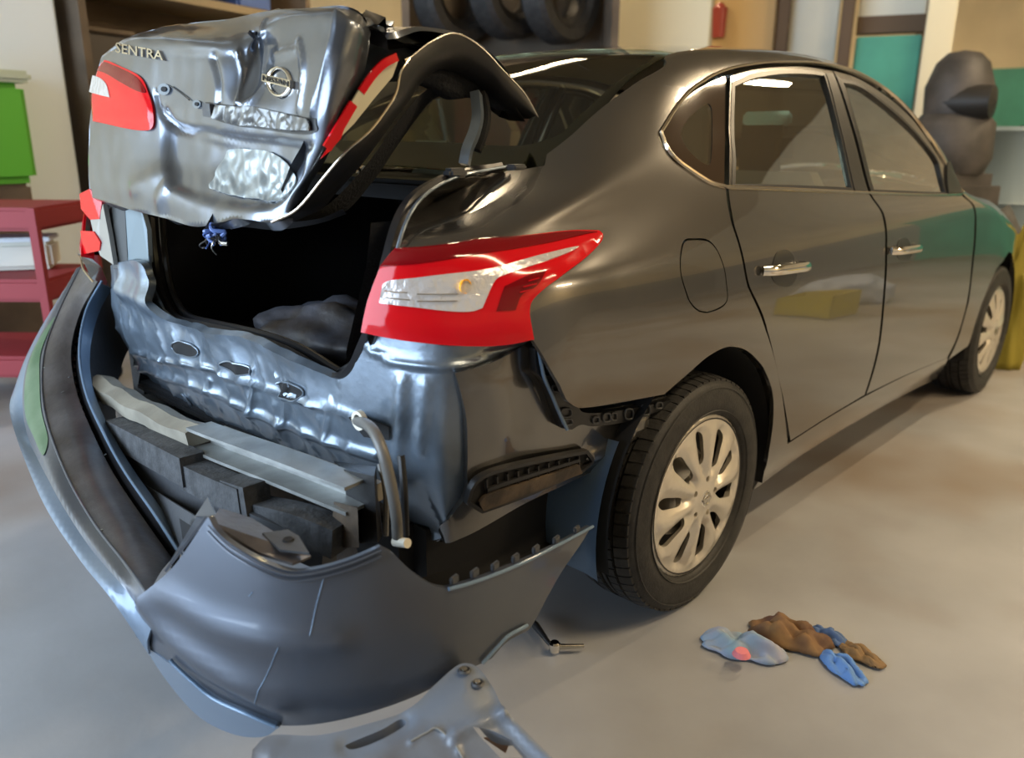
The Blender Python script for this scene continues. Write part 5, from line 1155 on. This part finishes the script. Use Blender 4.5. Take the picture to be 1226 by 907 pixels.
board(852, 925, 60, 7.4, WOODM, 'wall_board', 'tan board between cream board and brown post', 'board', 3.4)
board(942, 1000, 60, 7.4, GREYB, 'wall_board', 'pale grey board right of the brown post', 'board', 3.4)
c = at(861, 26, 7.33); B().lathe([(0, -.12), (.05, -.12), (.06, .10), (.02, .14), (0, .14)], tuple(c), 'z', 14).out('extinguisher', mat('red_extinguisher', (.35, .05, .04), .4), kind=None, label='small red extinguisher hanging on the tan board', cat='extinguisher')
board(928, 942, 60, 7.3, BROWNP, 'door_post', 'dark brown post between the tan and grey boards', 'post', 3.4)
board(1003, 1018, 60, 7.0, BROWNP, 'door_post', 'brown post left of the teal wall panel', 'post', 3.4)
board(1020, 1098, 90, 7.2, GREYB, 'wall_board', 'pale board above the teal panel', 'board', 3.4, z0=1.98)
board(1020, 1098, 90, 7.1, TEAL, 'wall_board', 'teal lower wall panel left of the machine', 'board', 1.95)
board(1100, 1135, 90, 7.0, mat('ivory_board', (.74, .66, .46), .6), 'wall_board', 'narrow ivory board left of the machine', 'board', 3.4)
# tall dark machine and heap on the right
c = at(1145, 130, 6.45); t = empty('workshop_machine', (c[0], c[1], 0), label='tall dark machine standing in front of the cream wall', cat='machine'); DM = mat('machine_grey', (.035, .032, .03), .6, col2=(.085, .075, .07), vscale=5)
B().box((c[0], c[1], .5), (.55, .55, 1.0), -.5, bev=.08).out('base', DM, t); B().lathe([(.05, 0), (.22, 0), (.26, .10), (.25, .32), (.20, .38), (.21, .55), (.16, .70), (.10, .76), (0, .78)], (c[0], c[1], 1.0), 'z', 32).out('housing', DM, t); B().lathe([(0, -.16), (.10, -.14), (.12, 0), (.10, .14), (0, .16)], (c[0]-.10, c[1]-.1, 1.45), 'y', 24).out('motor', RIMD, t); B().tube([(c[0]+.1, c[1], 1.6), (c[0]+.22, c[1]-.1, 1.3), (c[0]+.2, c[1]-.1, 1.0)], .04, 12).out('pipe', DM, t)
c = at(1196, 230, 5.7); lump('covered_heap', (c[0], c[1], 0), (.26, .30, .55), mat('dark_heap', (.035, .04, .045), .7, col2=(.09, .085, .08), vscale=5), 'dark covered heap right of the car hood', 3, 'heap')
c = at(1240, 215, 5.2); lump('yellow_bag', (c[0], c[1], .0), (.10, .10, .55), mat('olive_yellow', (.30, .25, .03), .7), 'olive yellow bag at the right picture edge', 5, 'bag')
c = at(1222, 150, 7.3); t = empty('blue_drum', (c[0], c[1], 0), label='grey-blue drum behind the dark heap', cat='drum'); B().lathe([(0, 0), (.28, 0), (.30, .03), (.28, .06), (.28, .5), (.295, .52), (.28, .54), (.28, 1.0), (.30, 1.03), (.28, 1.06), (0, 1.05)], (c[0], c[1], .25), 'z', 32).out('shell', mat('blue_grey_drum', (.20, .27, .33), .5), t); B().lathe([(0, .02), (.04, .02), (.04, 0)], (c[0]+.12, c[1], 1.3), 'z', 14).out('cap', BLACK, t)
# red cabinet and clutter seen through the rear windows
c = at(596, 165, 4.9); t = empty('red_tool_cabinet', (c[0], c[1], 0), label='red tool cabinet seen through the rear window of the car', cat='cabinet')
RC = mat('orange_red_cabinet', (.50, .09, .03), .45, emit=0)
B().box((c[0], c[1], .75), (.6, .45, 1.38), .75, bev=.02).out('body', RC, t)
for z in (.35, .65, .95, 1.25):
    q = np.array([math.sin(.75), -math.cos(.75)]); o = B().box((c[0]+q[0]*.23-.0, c[1]+q[1]*.23, z), (.54, .03, .24), .75, bev=.006).out('drawer', RC, t); B().box((c[0]+q[0]*.255, c[1]+q[1]*.255, z+.07), (.3, .02, .02), .75).out('handle', TOOLM, o, smooth=False)
c = at(520, 150, 5.2); lump('yellow_container', (c[0], c[1], 0), (.25, .25, .95), mat('mustard', (.38, .26, .03), .5), 'mustard coloured container seen left of the red cabinet through the rear window', 7, 'container')
p0, p1 = at(524, 108, 4.3), at(533, 158, 4.3); B().tube([p0, p0+(p1-p0)*(p0[2]/(p0[2]-p1[2]))], .012, 8).out('pale_rod', WHITE, label='thin pale rod leaning, seen through the rear window', cat='rod')
